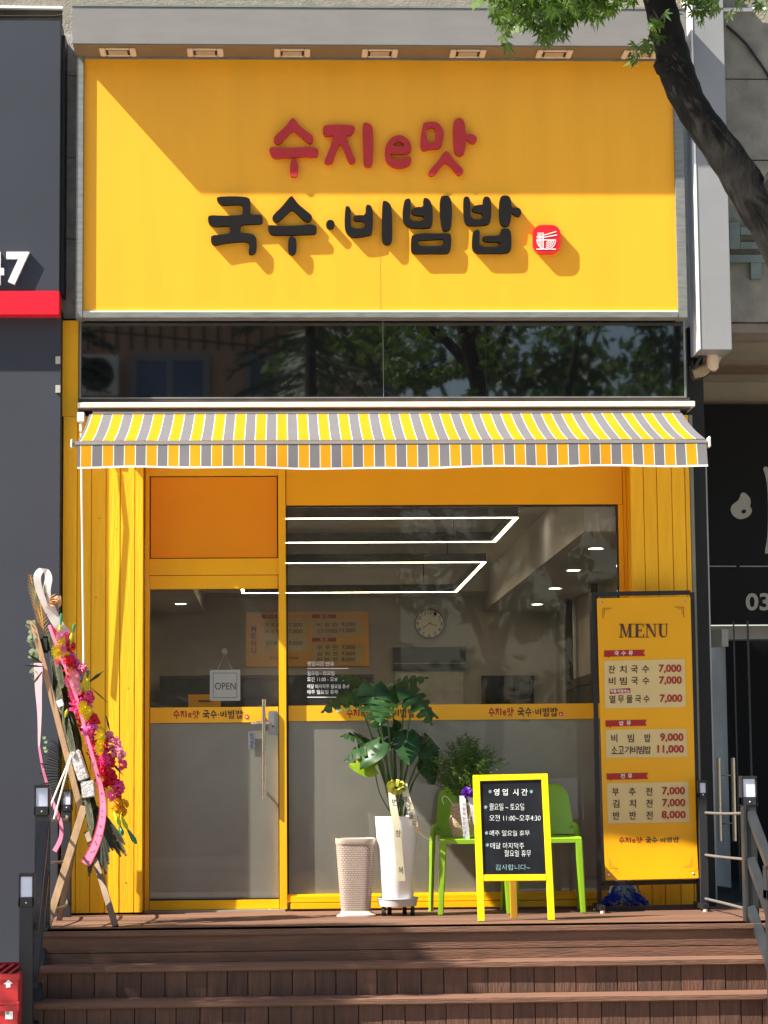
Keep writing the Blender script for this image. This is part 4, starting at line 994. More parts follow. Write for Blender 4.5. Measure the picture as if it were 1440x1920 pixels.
MB().tube(spl([(mc.x-.085, yM-.03, .08), (mc.x-.075, yM-.03, .13), (mc.x-.04, yM-.03, .17), (mc.x-.025, yM-.02, .20)]), .007, 6).tube(spl([(mc.x+.085, yM-.03, .08), (mc.x+.075, yM-.03, .13), (mc.x+.04, yM-.03, .17), (mc.x+.025, yM-.02, .20)]), .007, 6).build('clip', M['cream'], mop, True)
MB().tube([(mc.x+.003, yM+.01, .20), (mc.x+.003, yM+.02, .30)], .02, 10).build('collar', M['mred'], mop, True)
MB().tube([(mc.x+.003, yM+.02, .30), (mc.x+.02, yM+.08, 1.15)], .011, 8).build('pole', M['alu'], mop, True)

# ================================================================== CHAIRS
def make_chair(cx, yfr, label):
    t = thing('chair', label, 'chair', (cx, yfr+.22, 0), 'lime green plastic chairs')
    W, D = .205, .40
    # seat: dished slab with a rolled front
    q = MB(); n, m = 12, 10
    def sp_(i, j, top):
        x = -1+2*i/n; y = j/m
        wx = W*(1-.06*y)*(1 if abs(x) < .99 else .985)
        z = .452-.012*(1-x*x)*math.sin(math.pi*min(1, y*1.1))-(.010 if y < .06 else 0)
        return V((cx+x*wx, yfr+.005+D*y, z-(0 if top else .024)))
    for i in range(n):
        for j in range(m):
            q.face([sp_(i, j, 1), sp_(i+1, j, 1), sp_(i+1, j+1, 1), sp_(i, j+1, 1)]); q.face([sp_(i, j, 0), sp_(i, j+1, 0), sp_(i+1, j+1, 0), sp_(i+1, j, 0)])
    for i in range(n): q.face([sp_(i, 0, 0), sp_(i+1, 0, 0), sp_(i+1, 0, 1), sp_(i, 0, 1)]); q.face([sp_(i, m, 0), sp_(i+1, m, 0), sp_(i+1, m, 1), sp_(i, m, 1)])
    for j in range(m): q.face([sp_(0, j, 0), sp_(0, j+1, 0), sp_(0, j+1, 1), sp_(0, j, 1)]); q.face([sp_(n, j, 0), sp_(n, j+1, 0), sp_(n, j+1, 1), sp_(n, j, 1)])
    q.build('seat', M['green'], t, True, merge=True)
    q = MB(); n, m = 14, 20
    def bp(i, j, s_):
        x = -1+2*i/n; v = j/m
        w_ = .205-.030*v
        if v > .72: w_ *= .58+.42*math.sqrt(max(0.0, 1-((v-.72)/.28)**2))
        z = .46+.305*v
        y = yfr+D+.002+.10*v+.035*(1-v*.4)*-(abs(x)**2)
        return V((cx+x*w_, y+s_, z))
    for i in range(n):
        for j in range(m):
            q.face([bp(i, j, 0), bp(i+1, j, 0), bp(i+1, j+1, 0), bp(i, j+1, 0)]); q.face([bp(i, j, .012), bp(i, j+1, .012), bp(i+1, j+1, .012), bp(i+1, j, .012)])
    for i in range(n): q.face([bp(i, m, 0), bp(i+1, m, 0), bp(i+1, m, .012), bp(i, m, .012)])
    for j in range(m):
        for i in (0, n): q.face([bp(i, j, 0), bp(i, j+1, 0), bp(i, j+1, .012), bp(i, j, .012)])
    q.build('backrest', M['green'], t, True, merge=True)
    for s_ in (-1, 1):
        MB().hexa([(cx+s_*.205-.016, yfr-.012, 0), (cx+s_*.205+.016, yfr-.012, 0), (cx+s_*.205+.016, yfr+.022, 0), (cx+s_*.205-.016, yfr+.022, 0), (cx+s_*.185-.021, yfr+.0, .43), (cx+s_*.185+.021, yfr+.0, .43), (cx+s_*.185+.021, yfr+.05, .43), (cx+s_*.185-.021, yfr+.05, .43)]).build('leg', M['green'], t, bevel=.006)
        q = MB()
        q.tube(spl([(cx+s_*.235, yfr+D+.04, 0), (cx+s_*.228, yfr+D+.0, .30), (cx+s_*.222, yfr+D-.02, .47), (cx+s_*.205, yfr+D-.01, .515), (cx+s_*.178, yfr+D+.0, .50)], 5), [.015]*6+[.018]*15, 8)
        q.build('leg', M['green'], t, True)
    return t
make_chair(1.145, -.66, 'lime green plastic chair holding a fern basket beside the white plant pot')
make_chair(1.590, -.62, 'lime green plastic chair with an empty seat between the chalkboard and menu stand')

# ================================================================== CHALKBOARD
b0, b1 = G(903.5, 1728), G(1034.5, 1726)
bdv = (b1-b0).normalized(); nrm = V((bdv.y, -bdv.x, 0)); nrm = (nrm*math.cos(rad(8))+V((0, 0, 1))*math.sin(rad(8)))
cp = (b0.copy(), nrm)
cbd = thing('chalkboard', 'yellow framed chalkboard with white opening hours standing on the deck in front of the chairs', 'sign', (b0+b1)/2)
q = MB(); bk = -nrm*.022
def pbar(pts, m, name, parent):
    q = MB(); f_ = [P(u, v, cp) for u, v in pts]; q.hexa([f_[3]+bk, f_[2]+bk, f_[1]+bk, f_[0]+bk, f_[3], f_[2], f_[1], f_[0]]); return q.build(name, m, parent, bevel=.002)
pbar([(887, 1453), (899.5, 1453), (909.5, 1727.5), (897, 1727.5)], M['yelb'], 'frame_side', cbd)
pbar([(1015, 1450.5), (1027, 1450), (1041, 1726), (1028.5, 1726)], M['yelb'], 'frame_side', cbd)
pbar([(899.7, 1453), (1014.8, 1450.5), (1015.6, 1461.5), (900.1, 1464.5)], M['yelb'], 'frame_rail', cbd)
pbar([(906.5, 1639.8), (1024.2, 1639), (1024.7, 1651), (907, 1652)], M['yelb'], 'frame_rail', cbd)
q = MB(); f_ = [P(u, v, cp)-nrm*.008 for u, v in ((899, 1464), (1016, 1461), (1025, 1640), (906, 1641))]
q.hexa([f_[3]+bk*.3, f_[2]+bk*.3, f_[1]+bk*.3, f_[0]+bk*.3, f_[3], f_[2], f_[1], f_[0]]); bo = q.build('board', M['chalk'], cbd)
cq = (b0-nrm*.008, nrm); c8 = lambda x, y: (780+x/4.235, 1370+y/4.235)
def ct(s_, x0, x1, y0, y1, b=-.010, m='chalkw'): (a, c), (d, e) = c8(x0, y0), c8(x1, y1); text(MB(), s_, a, d, c, e, cq, bold=b, lift=.002, jit=.004).build('chalk_lettering', M[m], bo)
ct('영 업  시 간', 618, 885, 462, 515, .006); ct('월요일 ~ 토요일', 582, 858, 578, 632); ct('오전 11:00~오후4:30', 583, 988, 668, 718); ct('매주 일요일 휴무', 585, 902, 792, 836); ct('매달 마지막주', 590, 858, 890, 938); ct('월요일 휴무', 702, 912, 948, 1000); ct('감사합니다~', 632, 905, 1062, 1108, m='chalkb')
for x, y in ((588, 484), (915, 484), (553, 608), (560, 812), (567, 908)):
    q2 = MB()
    for an in (20, 80, 140): dx, dy = 14*math.cos(rad(an)), 15*math.sin(rad(an)); seg(q2, *c8(x-dx, y-dy), *c8(x+dx, y+dy), 1.1, cq)
    q2.build('chalk_star', M['chalkb'], bo)
tp_ = P(960, 1500, cp)+bk*2; ftp = G(964, 1722)
MB().hexa([V((ftp.x-.019, ftp.y-.01, 0)), V((ftp.x+.019, ftp.y-.01, 0)), V((ftp.x+.019, ftp.y+.012, 0)), V((ftp.x-.019, ftp.y+.012, 0)), V((tp_.x-.019, tp_.y-.0, tp_.z)), V((tp_.x+.019, tp_.y-.0, tp_.z)), V((tp_.x+.019, tp_.y+.02, tp_.z)), V((tp_.x-.019, tp_.y+.02, tp_.z))]).build('rear_leg', M['woodleg'], cbd, bevel=.002)
fs = MB()
for p in (b0, b1): fs.box(p.x-.02, p.x+.02, p.y-.002, p.y+.02, -.0, .004)
fs.build('foot_pad', M['rub'], cbd)

# ================================================================== BIN, POT, PLANTS
bc = V((X(667, 1600, -.64)-.0, -.56, 0))
bn_ = thing('waste_bin', 'tall beige woven plastic bin left of the white plant pot', 'bin', bc)
MB().lathe([(.118, 0), (.118, .008), (.098, .018), (.090, .03)], bc, 40, 5).cap(.118, .0, bc, 40, 5).build('base', mat('beige plastic', (.50, .40, .33), .45, .03), bn_, True)
MB().lathe([(.088, .03), (.116, .43)], bc, 48, 5, uvs=(20, 20)).build('body', M['bin'], bn_, True)
MB().lathe([(.1165, .42), (.119, .425), (.119, .455), (.112, .457), (.109, .445), (.085, .04)], bc, 40, 5).cap(.088, .04, bc, 40, 5).build('rim', mat('beige rim', (.48, .385, .315), .4, .03), bn_, True)
pc_ = V((X(745, 1600, -.62), -.60, 0))
tr = thing('plant_trolley', 'silver wheeled plant dolly under the white pot', 'trolley', pc_)
MB().lathe([(.085, .052), (.112, .056), (.122, .098), (.126, .100), (.124, .106), (.112, .102), (.10, .07), (.0, .068)], pc_, 32).build('tray', mat('silver plastic', (.52, .52, .54), .3, .04), tr, True)
for a in (200, 250, 300, 345, 60, 120):
    if a in (250, 300): continue
    x, y = pc_.x+.09*math.cos(rad(a)), pc_.y+.09*math.sin(rad(a))
    MB().tube([(x-.012, y, .022), (x+.012, y, .022)], .0215, 14).tube([(x, y, .03), (x, y, .055)], .012, 8).build('caster', M['rub'], tr, True)
pt = thing('potted_monstera', 'tall monstera plant in a white ceramic pot with cream congratulation ribbons', 'plant', pc_+V((0, 0, .07)))
MB().lathe([(.0, .071), (.088, .072), (.094, .085), (.129, .565), (.130, .583), (.124, .585), (.118, .565), (.085, .5), (0, .5)], pc_, 40).build('pot', M['pot'], pt, True)
MB().cap(.118, .52, pc_, 24).build('soil', M['wooddk'], pt)
def monstera_leaf(mb, base, tip_dir, nrm_, size, cuts=3, droop=.35, fold=.25):
    d = V(tip_dir).normalized(); n = V(nrm_).normalized(); s_ = d.cross(n).normalized(); n = s_.cross(d)
    NS = 24
    def outline(t):                       # half width along the blade
        w_ = .46*math.sin(math.pi*min(1, (t*.93+.07))**.75)**.8*(1-.25*t)
        return w_
    for sd_ in (-1, 1):
        prev = None
        for k in range(NS+1):
            t = k/NS; w_ = outline(t)
            if cuts and .2 < t < .95 and k % 4 == 2: wv_ = w_*.22
            else: wv_ = w_
            back = -.16*(1-t)**3
            def pt_(f):
                x = (t+back*f*1.2)*size; y = sd_*f*wv_*size
                z = -droop*size*(t*t)-fold*abs(f*wv_)*size+.02*size*math.sin(9*t+3*f)
                return V(base)+d*x+s_*y+n*z
            cur = [pt_(0), pt_(.5), pt_(1)]
            if prev:
                mb.face([prev[0], cur[0], cur[1], prev[1]]); mb.face([prev[1], cur[1], cur[2], prev[2]])
            prev = cur
    return mb
top = pc_+V((0, 0, .55))
LV = [  # base (u, v), tip direction in view (du, dv), depth, size(px), toward-viewer amount, cut
 (668, 1300, -1, .25, -.62, 66, .55, 1), (690, 1285, -.7, -.5, -.50, 56, .6, 1), (700, 1300, .1, .9, -.70, 60, .6, 1), (735, 1288, .6, -.35, -.55, 62, .6, 1), (760, 1300, .9, .5, -.62, 70, .45, 1), (722, 1310, -.15, .8, -.72, 50, .5, 1), (775, 1300, .75, .9, -.70, 62, .3, 1),
 (700, 1390, -1, .25, -.68, 56, .5, 1), (688, 1385, -.7, -.4, -.6, 44, .55, 1), (705, 1400, -.8, .7, -.74, 44, .6, 0), (740, 1372, .3, .5, -.6, 50, .5, 1), (762, 1385, .1, .9, -.66, 48, .5, 0), (780, 1375, .9, .4, -.58, 48, .5, 1), (800, 1395, .6, .9, -.56, 50, .5, 0), (800, 1430, .3, .8, -.52, 36, .5, 0)]
for i, (u, v, du, dv, y, s_, tw, ct_) in enumerate(LV):
    q = MB(); b = P(u, v, y); sz = s_/310*1.28
    dirv = V((du, -.25+.2*math.sin(i*2.1), -dv)); n_ = V((.25*math.sin(i*1.7), -tw, .9))
    monstera_leaf(q, b-dirv.normalized()*sz*.15, dirv, n_, sz, ct_, .25+.15*math.sin(i), .22)
    q.build('leaf', M['mon'], pt, True, merge=True)
    MB().tube(spl([top+V((.03*math.sin(i*1.9), .03*math.cos(i*2.3), -.05)), top.lerp(b, .5)+V((0, .0, .04)), b], 6), [.007]*7+[.005]*6, 6).build('stem', M['stem'], pt, True)
q = MB(); b = P(702, 1438, -.70); monstera_leaf(q, b, (-1, -.1, .15), (.1, -.9, .5), .155, 0, .15, .2); q.build('leaf', M['monlit'], pt, True, merge=True, label='yellow green leaf with sunlight in its colour')
MB().tube(spl([top, top.lerp(b, .6)+V((-.02, 0, -.03)), b], 5), .004, 6).build('stem', M['stem'], pt, True)
def ribbon(pts, hw_, m, name, parent, txt=None, tr_=None, tsize=7):
    c = spl(pts, 6); q = MB(); q.strip(c, hw_); o = q.build(name, m, parent, True, merge=True); return o, c
yR = pc_.y-.135
rb1, c_ = ribbon([P(735, 1478, yR+.02), P(737, 1508, yR-.01), P(743, 1545, yR-.015), P(748, 1600, yR+.005), P(753, 1652, yR+.02)], V((.0225, 0, 0)), M['rcream'], 'ribbon', pt)
q = MB()
for ch, u, v in (('번', 740, 1504), ('창', 746.5, 1563), ('복', 752, 1632)): text(q, ch, u-5, u+5, v-6.5, v+6.5, yR-.024, lift=.002)
q.build('lettering', M['ink'], rb1)
rb2, c_ = ribbon([P(757, 1470, yR+.0), P(764, 1500, yR-.015), P(776, 1535, yR-.01), P(784, 1560, yR+.06), P(806, 1575, yR+.08)], [V((.020, 0, .004))]*13+[V((.018-.0017*k, 0, .004)) for k in range(12)], M['rcream'], 'ribbon', pt)
q = MB()
for k, ch in enumerate('개업을축'): u, v = 758.5+k*6.0, 1499+k*15.2; text(q, ch, u-4.5, u+4.5, v-6, v+6, yR-.024, lift=.002)
q.build('lettering', M['ink'], rb2)
q = MB()
for k in range(9):
    a = rad(k*40+random.uniform(-14, 14)); c = P(743, 1477, yR-.005)+V((math.cos(a)*.012, -.006*(k % 3), math.sin(a)*.008)); ln = random.uniform(.035, .058)
    d = V((math.cos(a), -.35*random.random(), math.sin(a)*.75)); ring = spl([c, c+d*ln*.6+V((0, -.014, .014)), c+d*ln, c+d*ln*.55+V((0, .004, -.012)), c], 4)
    q.strip(ring, V((-math.sin(a)*.010, .008, math.cos(a)*.013)))
q.build('bow', leafmat('olive ribbon', (.32, .33, .03), (.50, .48, .08), .4, .2), pt)
# fern basket on the chair
fc = P(866, 1578, -.55); fc.z = .455; 
fb = thing('potted_fern', 'feathery fern in a straw basket with purple flower and white ribbon on a green chair', 'plant', fc)
q = MB(); fy = -.52
q.lathe([(.0, .001), (.066, .002), (.080, .075), (.084, .105), (.074, .14), (.070, .205), (.062, .207), (.058, .18)], (fc.x+.012, fy, fc.z), 28, 5, uvs=(10, 60))
wk = mat('straw wicker', (.40, .29, .17), .8, .3, 30, .8, stretch=(1, 1, 5), bscale=60)
q.build('basket', wk, fb, True)
q = MB(); fo = V((fc.x+.03, fy, fc.z+.19))
for k in range(230):
    a = random.uniform(0, 2*math.pi); sp2 = random.uniform(.02, .26); h = random.uniform(.16, .42)*(1-.4*sp2/.26)+.03
    e_ = fo+V((sp2*math.cos(a), .5*sp2*math.sin(a), h)); m_ = fo.lerp(e_, .55)+V((0, 0, h*.16))
    cpt = spl([fo+V((random.uniform(-.03, .03), random.uniform(-.03, .03), -.03)), m_, e_], 6)
    q.strip(cpt, V((.0008, 0, 0)))
    for c in cpt[4:]:
        for s_ in range(4):
            dd = V((random.uniform(-1, 1), random.uniform(-1, 1), random.uniform(-.4, .7))).normalized()*random.uniform(.014, .034); ww = dd.cross(V((0, 1, .2))).normalized()*.0017
            q.face([c-ww, c+ww, c+dd+ww*.5, c+dd-ww*.5])
q.build('fronds', M['fern'], fb)
q = MB(); pc2 = P(877, 1486, -.61)
for k in range(60):
    d = V((random.gauss(0, 1), random.gauss(-.5, .6), random.gauss(0, 1))).normalized(); s_ = d.cross(V((random.random(), random.random(), 1))).normalized()*.013; rr = .036*random.uniform(.75, 1.1); t_ = d.cross(s_).normalized()*.006
    q.face([pc2+d*rr*.2, pc2+d*rr*.7-s_+t_, pc2+d*rr-s_*.6-t_, pc2+d*rr*1.08+t_, pc2+d*rr+s_*.6-t_, pc2+d*rr*.7+s_+t_])
q.build('flower', M['fpur'], fb)
r3, _c = ribbon([P(867, 1492, -.615), P(869, 1520, -.625), P(873, 1550, -.63), P(875, 1579, -.632)], V((.019, 0, 0)), M['rwhite'], 'ribbon', fb)
vtext(MB(), '사랑하는장인대표', 870.5, 1504, 1575, 5.5, -.634, lift=.002).build('lettering', M['ink'], r3)
ribbon([P(880, 1492, -.615), P(886, 1510, -.62), P(893, 1545, -.62)], V((.017, 0, .004)), M['rwhite'], 'ribbon', fb)
MB().tube(spl([P(854, 1516, -.58), P(838, 1494, -.58), P(829, 1496, -.56), P(832, 1508, -.56)]), .0016, 5).build('string', M['cream'], fb)

# ================================================================== FLOWER STAND
fl = thing('flower_stand', 'congratulation flower stand on a wooden easel seen edge on beside the left pillar', 'flowers', G(140, 1735))
yF = -1.05
def fp_(u, v, dy=0): return P(u, v, yF+dy)
def lath(u0, v0, u1, v1, w_, d0=0, d1=0, m='pine', floor=False):
    a = fp_(u0, v0, d0); b = G(u1, v1) if floor else fp_(u1, v1, d1)
    return MB().bar(a, b, w_, .03, (0, 1, 0)).build('easel_leg', M[m], fl, bevel=.002)
lath(61, 1164, 152, 1520, .034, -.02, -.06)
lath(158, 1512, 88, 1738, .042, -.08, 0, 'pine', True); lath(150, 1528, 111, 1726, .032, .0, 0, 'pined', True); lath(163, 1560, 217, 1738, .034, .02, 0, 'pined', True)
def frond(mb, base, dirv, ln, side, n=18, wd=.010, spread=.5, droop=.15, leaf=.4):
    base, d = V(base), V(dirv).normalized(); s_ = V(side).normalized()
    c = [base+d*(ln*k/n)-V((0, 0, droop*ln*(k/n)**2)) for k in range(n+1)]
    mb.strip(c, s_*.003)
    for k in range(1, n+1):
        for sg in (-1, 1):
            l_ = ln*leaf*math.sin(math.pi*min(1, .15+.85*k/n))+.02
            e_ = c[k]+(d*(1-spread*.6)+s_*sg*spread).normalized()*l_-V((0, 0, droop*l_*.6)); w_ = d.cross(s_).cross(e_-c[k]).normalized()*wd*.5
            mb.face([c[k]-w_*.6, c[k]+w_*.6, (c[k]*.4+e_*.6)+w_, e_, (c[k]*.4+e_*.6)-w_])
q = MB()                                   # long leathery leaves down the back, seen edge on
for k in range(16):
    t = k/15; u, v = 92+80*t, 1195+330*t
    for r_ in range(4):
        frond(q, fp_(u-4+random.uniform(-6, 8), v-20, random.uniform(-.05, .15)), (.22+random.uniform(-.06, .06), random.uniform(-.5, .4), -1), .30, (.75, -.6, .1), 10, .017, .2, 0, .33)
q.build('palm_leaves', M['palm'], fl)
q = MB(); frond(q, fp_(75, 1150, -.03), (-.18, -.1, 1), .16, (.8, -.5, 0), 10, .007, .32, -.0, .5); frond(q, fp_(84, 1145, -.05), (-.12, .2, 1), .14, (.8, -.5, 0), 9, .006, .3, 0, .5)
q.build('fern_tip', M['palm'], fl)
q = MB()
for k in range(3): frond(q, fp_(84-5*k, 1205-26*k, 0), (-.10-.06*k, -.2, 1), .23, (.9, -.3, 0), 11, .0028, .62, .0, .17)
q.build('wheat', M['gold'], fl)
q = MB()
for k in range(26): frond(q, fp_(136, 1425+2.3*k, -.02), (-1, .3*math.sin(k), 1.15-k*.075), .165+.02*math.sin(k*2), (.1, -1, .3), 8, .020, .12, .1, .12)
q.build('palm_feather', M['palm'], fl)
q = MB()
for k in range(11):
    a = rad(-52-k*4.5); frond(q, fp_(172+k, 1500+3*k, -.05), (math.cos(a), -.15, math.sin(a)), .30+.05*math.sin(k*1.3), (-math.sin(a), -.3, math.cos(a)), 8, .009, .16, .02, .3)
q.build('dark_palm', M['palmd'], fl)
q = MB()
for k in range(13):
    for s_ in (0, 1):
        c = fp_(60+.8*k+s_*7, 1166+9*k, -.03*s_); d = V((-.8+.3*s_, -.4, -.1)); n_ = V((.1, -1, .5)); w_ = d.cross(n_).normalized()
        q.face([c+d*(.040+.010*math.sin(k*2.1))*(math.cos(2*math.pi*j/10)+1)*.5+V((0, 0, .012*math.sin(k*1.7)))*math.cos(2*math.pi*j/10)+w_*.014*math.sin(2*math.pi*j/10) for j in range(10)])
q.build('eucalyptus', M['euc'], fl)
q = MB()
for u, v in ((83, 1383), (86, 1391), (84, 1402), (86, 1408)):
    c = fp_(u, v, -.05); q.face([c+V((.012*math.cos(2*math.pi*j/9), -.004*math.sin(j), .010*math.sin(2*math.pi*j/9))) for j in range(9)])
q.build('eucalyptus', M['euc'], fl)
q = MB()
for (u0, v0, u1, v1, w_) in ((80, 1244, 50, 1225, .008), (82, 1250, 43, 1247, .006), (80, 1258, 58, 1288, .007), (168, 1278, 196, 1257, .010), (170, 1289, 205, 1320, .004), (199, 1342, 207, 1375, .006), (205, 1425, 233, 1456, .007)):
    a, b = fp_(u0, v0, -.06), fp_(u1, v1, -.1); w2 = (b-a).cross(V((0, 1, 0))).normalized()*w_; q.face([a-w2*.4, a+w2*.4, a.lerp(b, .5)+w2, b, a.lerp(b, .5)-w2])
q.build('blade_leaves', M['palmd'], fl)
def gerbera(u, v, r, m, dy=0, nrm_=None, cen='fyel', npet=16):
    c = fp_(u, v, -.10+dy); n_ = V(nrm_ or (.75, -.62, .15)).normalized(); a = n_.cross(V((0, 0, 1))).normalized(); b = n_.cross(a); q = MB()
    for ring, (rr, nn, lift) in enumerate(((r, npet, 0), (r*.8, npet-3, .12), (r*.5, npet-5, .25))):
        for k in range(nn):
            an = 2*math.pi*k/nn+ring*.3+random.uniform(-.08, .08); d = a*math.cos(an)+b*math.sin(an); s_ = -a*math.sin(an)+b*math.cos(an); w_ = rr*.115; rk = rr*random.uniform(.9, 1.08)
            q.face([c+n_*lift*r, c+d*rk*.45-s_*w_+n_*(lift*r+.1*rr), c+d*rk*.9-s_*w_*.8+n_*(lift*r-.02*rr), c+d*rk+n_*(lift*r-.08*rr), c+d*rk*.9+s_*w_*.8+n_*(lift*r-.02*rr), c+d*rk*.45+s_*w_+n_*(lift*r+.1*rr)])
    o = q.build('flower', M[m], fl)
    MB().tube([c+n_*r*.15, c+n_*r*.36], [r*.2, r*.12], 10).build('flower_centre', M[cen], o, True)
def ruffle(u, v, r, m, dy=0):               # gladiolus or carnation head
    c = fp_(u, v, -.10+dy); q = MB()
    for k in range(34):
        d = V((random.gauss(.4, 1), random.gauss(-.5, .9), random.gauss(.1, 1))).normalized(); s_ = d.cross(V((random.random(), random.random(), 1))).normalized()*r*.34; t_ = d.cross(s_).normalized()*r*.15
        q.face([c+d*r*.2, c+d*r*.7-s_+t_, c+d*r*1.05-s_*.6-t_, c+d*r*random.uniform(1, 1.2)+t_, c+d*r*1.05+s_*.6-t_, c+d*r*.7+s_+t_])
    q.build('flower', M[m], fl)
def bud(u0, v0, u1, v1, w_, m, tipc=None):
    q = MB(); a, b = fp_(u0, v0, -.12), fp_(u1, v1, -.14)
    q.tube([a, a.lerp(b, .3), a.lerp(b, .7), b], [w_*.5, w_*.9, w_*1.3, w_*.45], 7); q.build('bud', M[m], fl, True)
for u, v, r, m in ((122, 1200, .045, 'fhot'), (130, 1212, .035, 'fred'), (118, 1210, .035, 'fpnk'), (140, 1250, .045, 'fmag'), (154, 1254, .030, 'fpnk'), (128, 1238, .04, 'fred'), (132, 1262, .035, 'fred'), (145, 1300, .045, 'fred'), (150, 1318, .035, 'fred'), (162, 1327, .035, 'fpnk'), (160, 1345, .05, 'fred'), (172, 1352, .045, 'fred'), (168, 1368, .048, 'fmag'), (178, 1385, .05, 'fhot'), (202, 1382, .035, 'fpnk'), (212, 1396, .045, 'fpnk'), (222, 1412, .04, 'fpnk'), (228, 1434, .032, 'fhot'), (184, 1416, .04, 'fhot'), (205, 1460, .045, 'fred'), (215, 1475, .045, 'fred'), (190, 1470, .04, 'fred'), (218, 1490, .03, 'fred')): ruffle(u, v, r, m, random.uniform(-.05, .05))
for u, v, r, m in ((126, 1226, .045, 'fyel'), (138, 1275, .045, 'fyel'), (190, 1373, .042, 'fyel'), (188, 1402, .042, 'fyel'), (207, 1428, .042, 'fyel'), (207, 1488, .048, 'fyel'), (200, 1445, .062, 'fhot'), (184, 1434, .045, 'fhot')): gerbera(u, v, r, m, random.uniform(-.06, 0))
rf = random.Random(21)
for k in range(64):
    t = rf.random(); u = 116+104*t+rf.uniform(-16, 12); v = 1205+290*t+rf.uniform(-18, 18)
    if rf.random() < .55: ruffle(u, v, rf.uniform(.028, .046), rf.choice(('fred', 'fred', 'fred', 'fhot', 'fmag', 'fhot')), rf.uniform(-.06, .10))
    else: gerbera(u, v, rf.uniform(.036, .052), rf.choice(('fyel', 'fyel', 'fyel', 'fhot', 'fpnk', 'fmag')), rf.uniform(-.09, .02))
for u, v in ((222, 1506), (232, 1508), (228, 1522), (218, 1516)): ruffle(u, v, .030, 'fora')
for a in ((112, 1200, 113, 1172, .010), (108, 1205, 104, 1192, .008), (132, 1212, 135, 1187, .010), (151, 1305, 152, 1280, .011), (161, 1318, 164, 1272, .010), (155, 1322, 154, 1312, .009), (213, 1520, 226, 1550, .012), (226, 1528, 240, 1556, .010), (122, 1345, 126, 1330, .007)): bud(*a, 'lime')
for a in ((114, 1172, 115, 1150, .008), (137, 1186, 140, 1169, .008), (152, 1278, 151, 1264, .010), (164, 1272, 166, 1256, .008), (226, 1550, 230, 1566, .011), (240, 1556, 256, 1582, .012)): bud(*a, 'gtip')
q = MB()
for (u, v, w_, h) in ((84, 1208, .05, .095), (106, 1280, .045, .11)):
    q = MB(); c = fp_(u, v, -.03); q.box(c.x-w_*.5, c.x+w_*.5, c.y, c.y+.08, c.z-h*.5, c.z+h*.5)
    q.build('florist_foam', M['net'], fl, bevel=.012)
def tilt(u0, v0, u1, v1, w_, name, m, dd=.07):
    a, b = fp_(u0, v0, -.09), fp_(u1, v1, -.09); q = MB(); q.bar(a, b, w_, dd, (0, 1, 0)); q.build(name, m, fl, bevel=.006)
tilt(140, 1408, 158, 1462, .062, 'foil_block', M['foam']); tilt(164, 1464, 168, 1495, .075, 'foil_block', M['foam'])
tilt(110, 1312, 115, 1325, .04, 'price_tag', M['white'], .004)
q = MB(); q.tube([fp_(134, 1415, -.12), fp_(93, 1515, -.1)], .005, 6).tube([fp_(134, 1415, -.12), fp_(100, 1540, -.1)], .005, 6); q.build('tie_cord', M['cream'], fl, True)
# ribbons
q = MB()
lp = spl([fp_(92, 1150, -.05), fp_(75, 1110, -.09), fp_(70, 1080, -.08), fp_(82, 1066, -.05), fp_(91, 1082, -.0), fp_(88, 1110, 0), fp_(95, 1150, -.02)], 8); q.strip(lp, V((.018, .035, 0)))
q.strip(spl([fp_(92, 1135, -.08), fp_(100, 1155, -.1), fp_(112, 1175, -.12), fp_(126, 1192, -.1)], 6), V((.026, .03, .012)))
q.build('ribbon', M['bow'], fl, True, label='sheer white ribbon loop at the top')
q = MB()
for k in range(5):
    a = rad(40+60*k); c = fp_(104, 1128, -.08); q.strip([c+V((math.cos(a+j*.5)*.028*(1 if j < 8 else .9), -.012*j*.3, math.sin(a+j*.5)*.024+.02*math.sin(k))) for j in range(9)], V((.007, .016, .006)))
q.build('bow', M['bowg'], fl, True)
MB().box(fp_(98, 1180, -.1).x, fp_(109, 1180, -.1).x, yF-.115, yF-.10, fp_(98, 1192, -.1).z, fp_(98, 1170, -.1).z).build('card', M['mred'], fl, bevel=.003)
def rib(pts, hws, m, label=None):
    c = spl([fp_(u, v, dy) for u, v, dy in pts], 6); n = len(c)
    hh = [hws[0]+(hws[1]-hws[0])*k/(n-1) if not callable(hws) else hws(k/(n-1)) for k in range(n)]
    q = MB(); wv_ = []
    for k in range(n):
        t = (c[min(k+1, n-1)]-c[max(k-1, 0)]).normalized(); s_ = t.cross(V((0, 1, 0))).normalized(); wv_.append((s_*.9+V((0, -.5, 0)))*hh[k])
    q.strip(c, wv_); return q.build('ribbon', M[m], fl, True, merge=True, label=label), c, wv_
rib([(72, 1243, -.05), (72, 1290, -.05), (74, 1340, -.05), (73, 1400, -.04)], lambda t: .026*(1-t)+.006, 'rpale', 'pale pink ribbon tail hanging behind the easel')
rib([(73, 1400, -.04), (80, 1440, -.04), (88, 1470, -.03), (97, 1500, -.05), (113, 1540, -.1), (114, 1570, -.1), (102, 1596, -.08)], lambda t: .007+.008*t, 'rpink')
ro, cc_, ww_ = rib([(92, 1172, -.14), (104, 1205, -.16), (118, 1240, -.17), (142, 1305, -.17), (160, 1370, -.17), (176, 1430, -.18), (190, 1485, -.18), (192, 1530, -.2), (180, 1580, -.2), (160, 1620, -.18)], lambda t: .010+.022*max(0, t-.45)/.55, 'rpink', 'long pink message ribbon with dark lettering')
q = MB(); qe = MB()
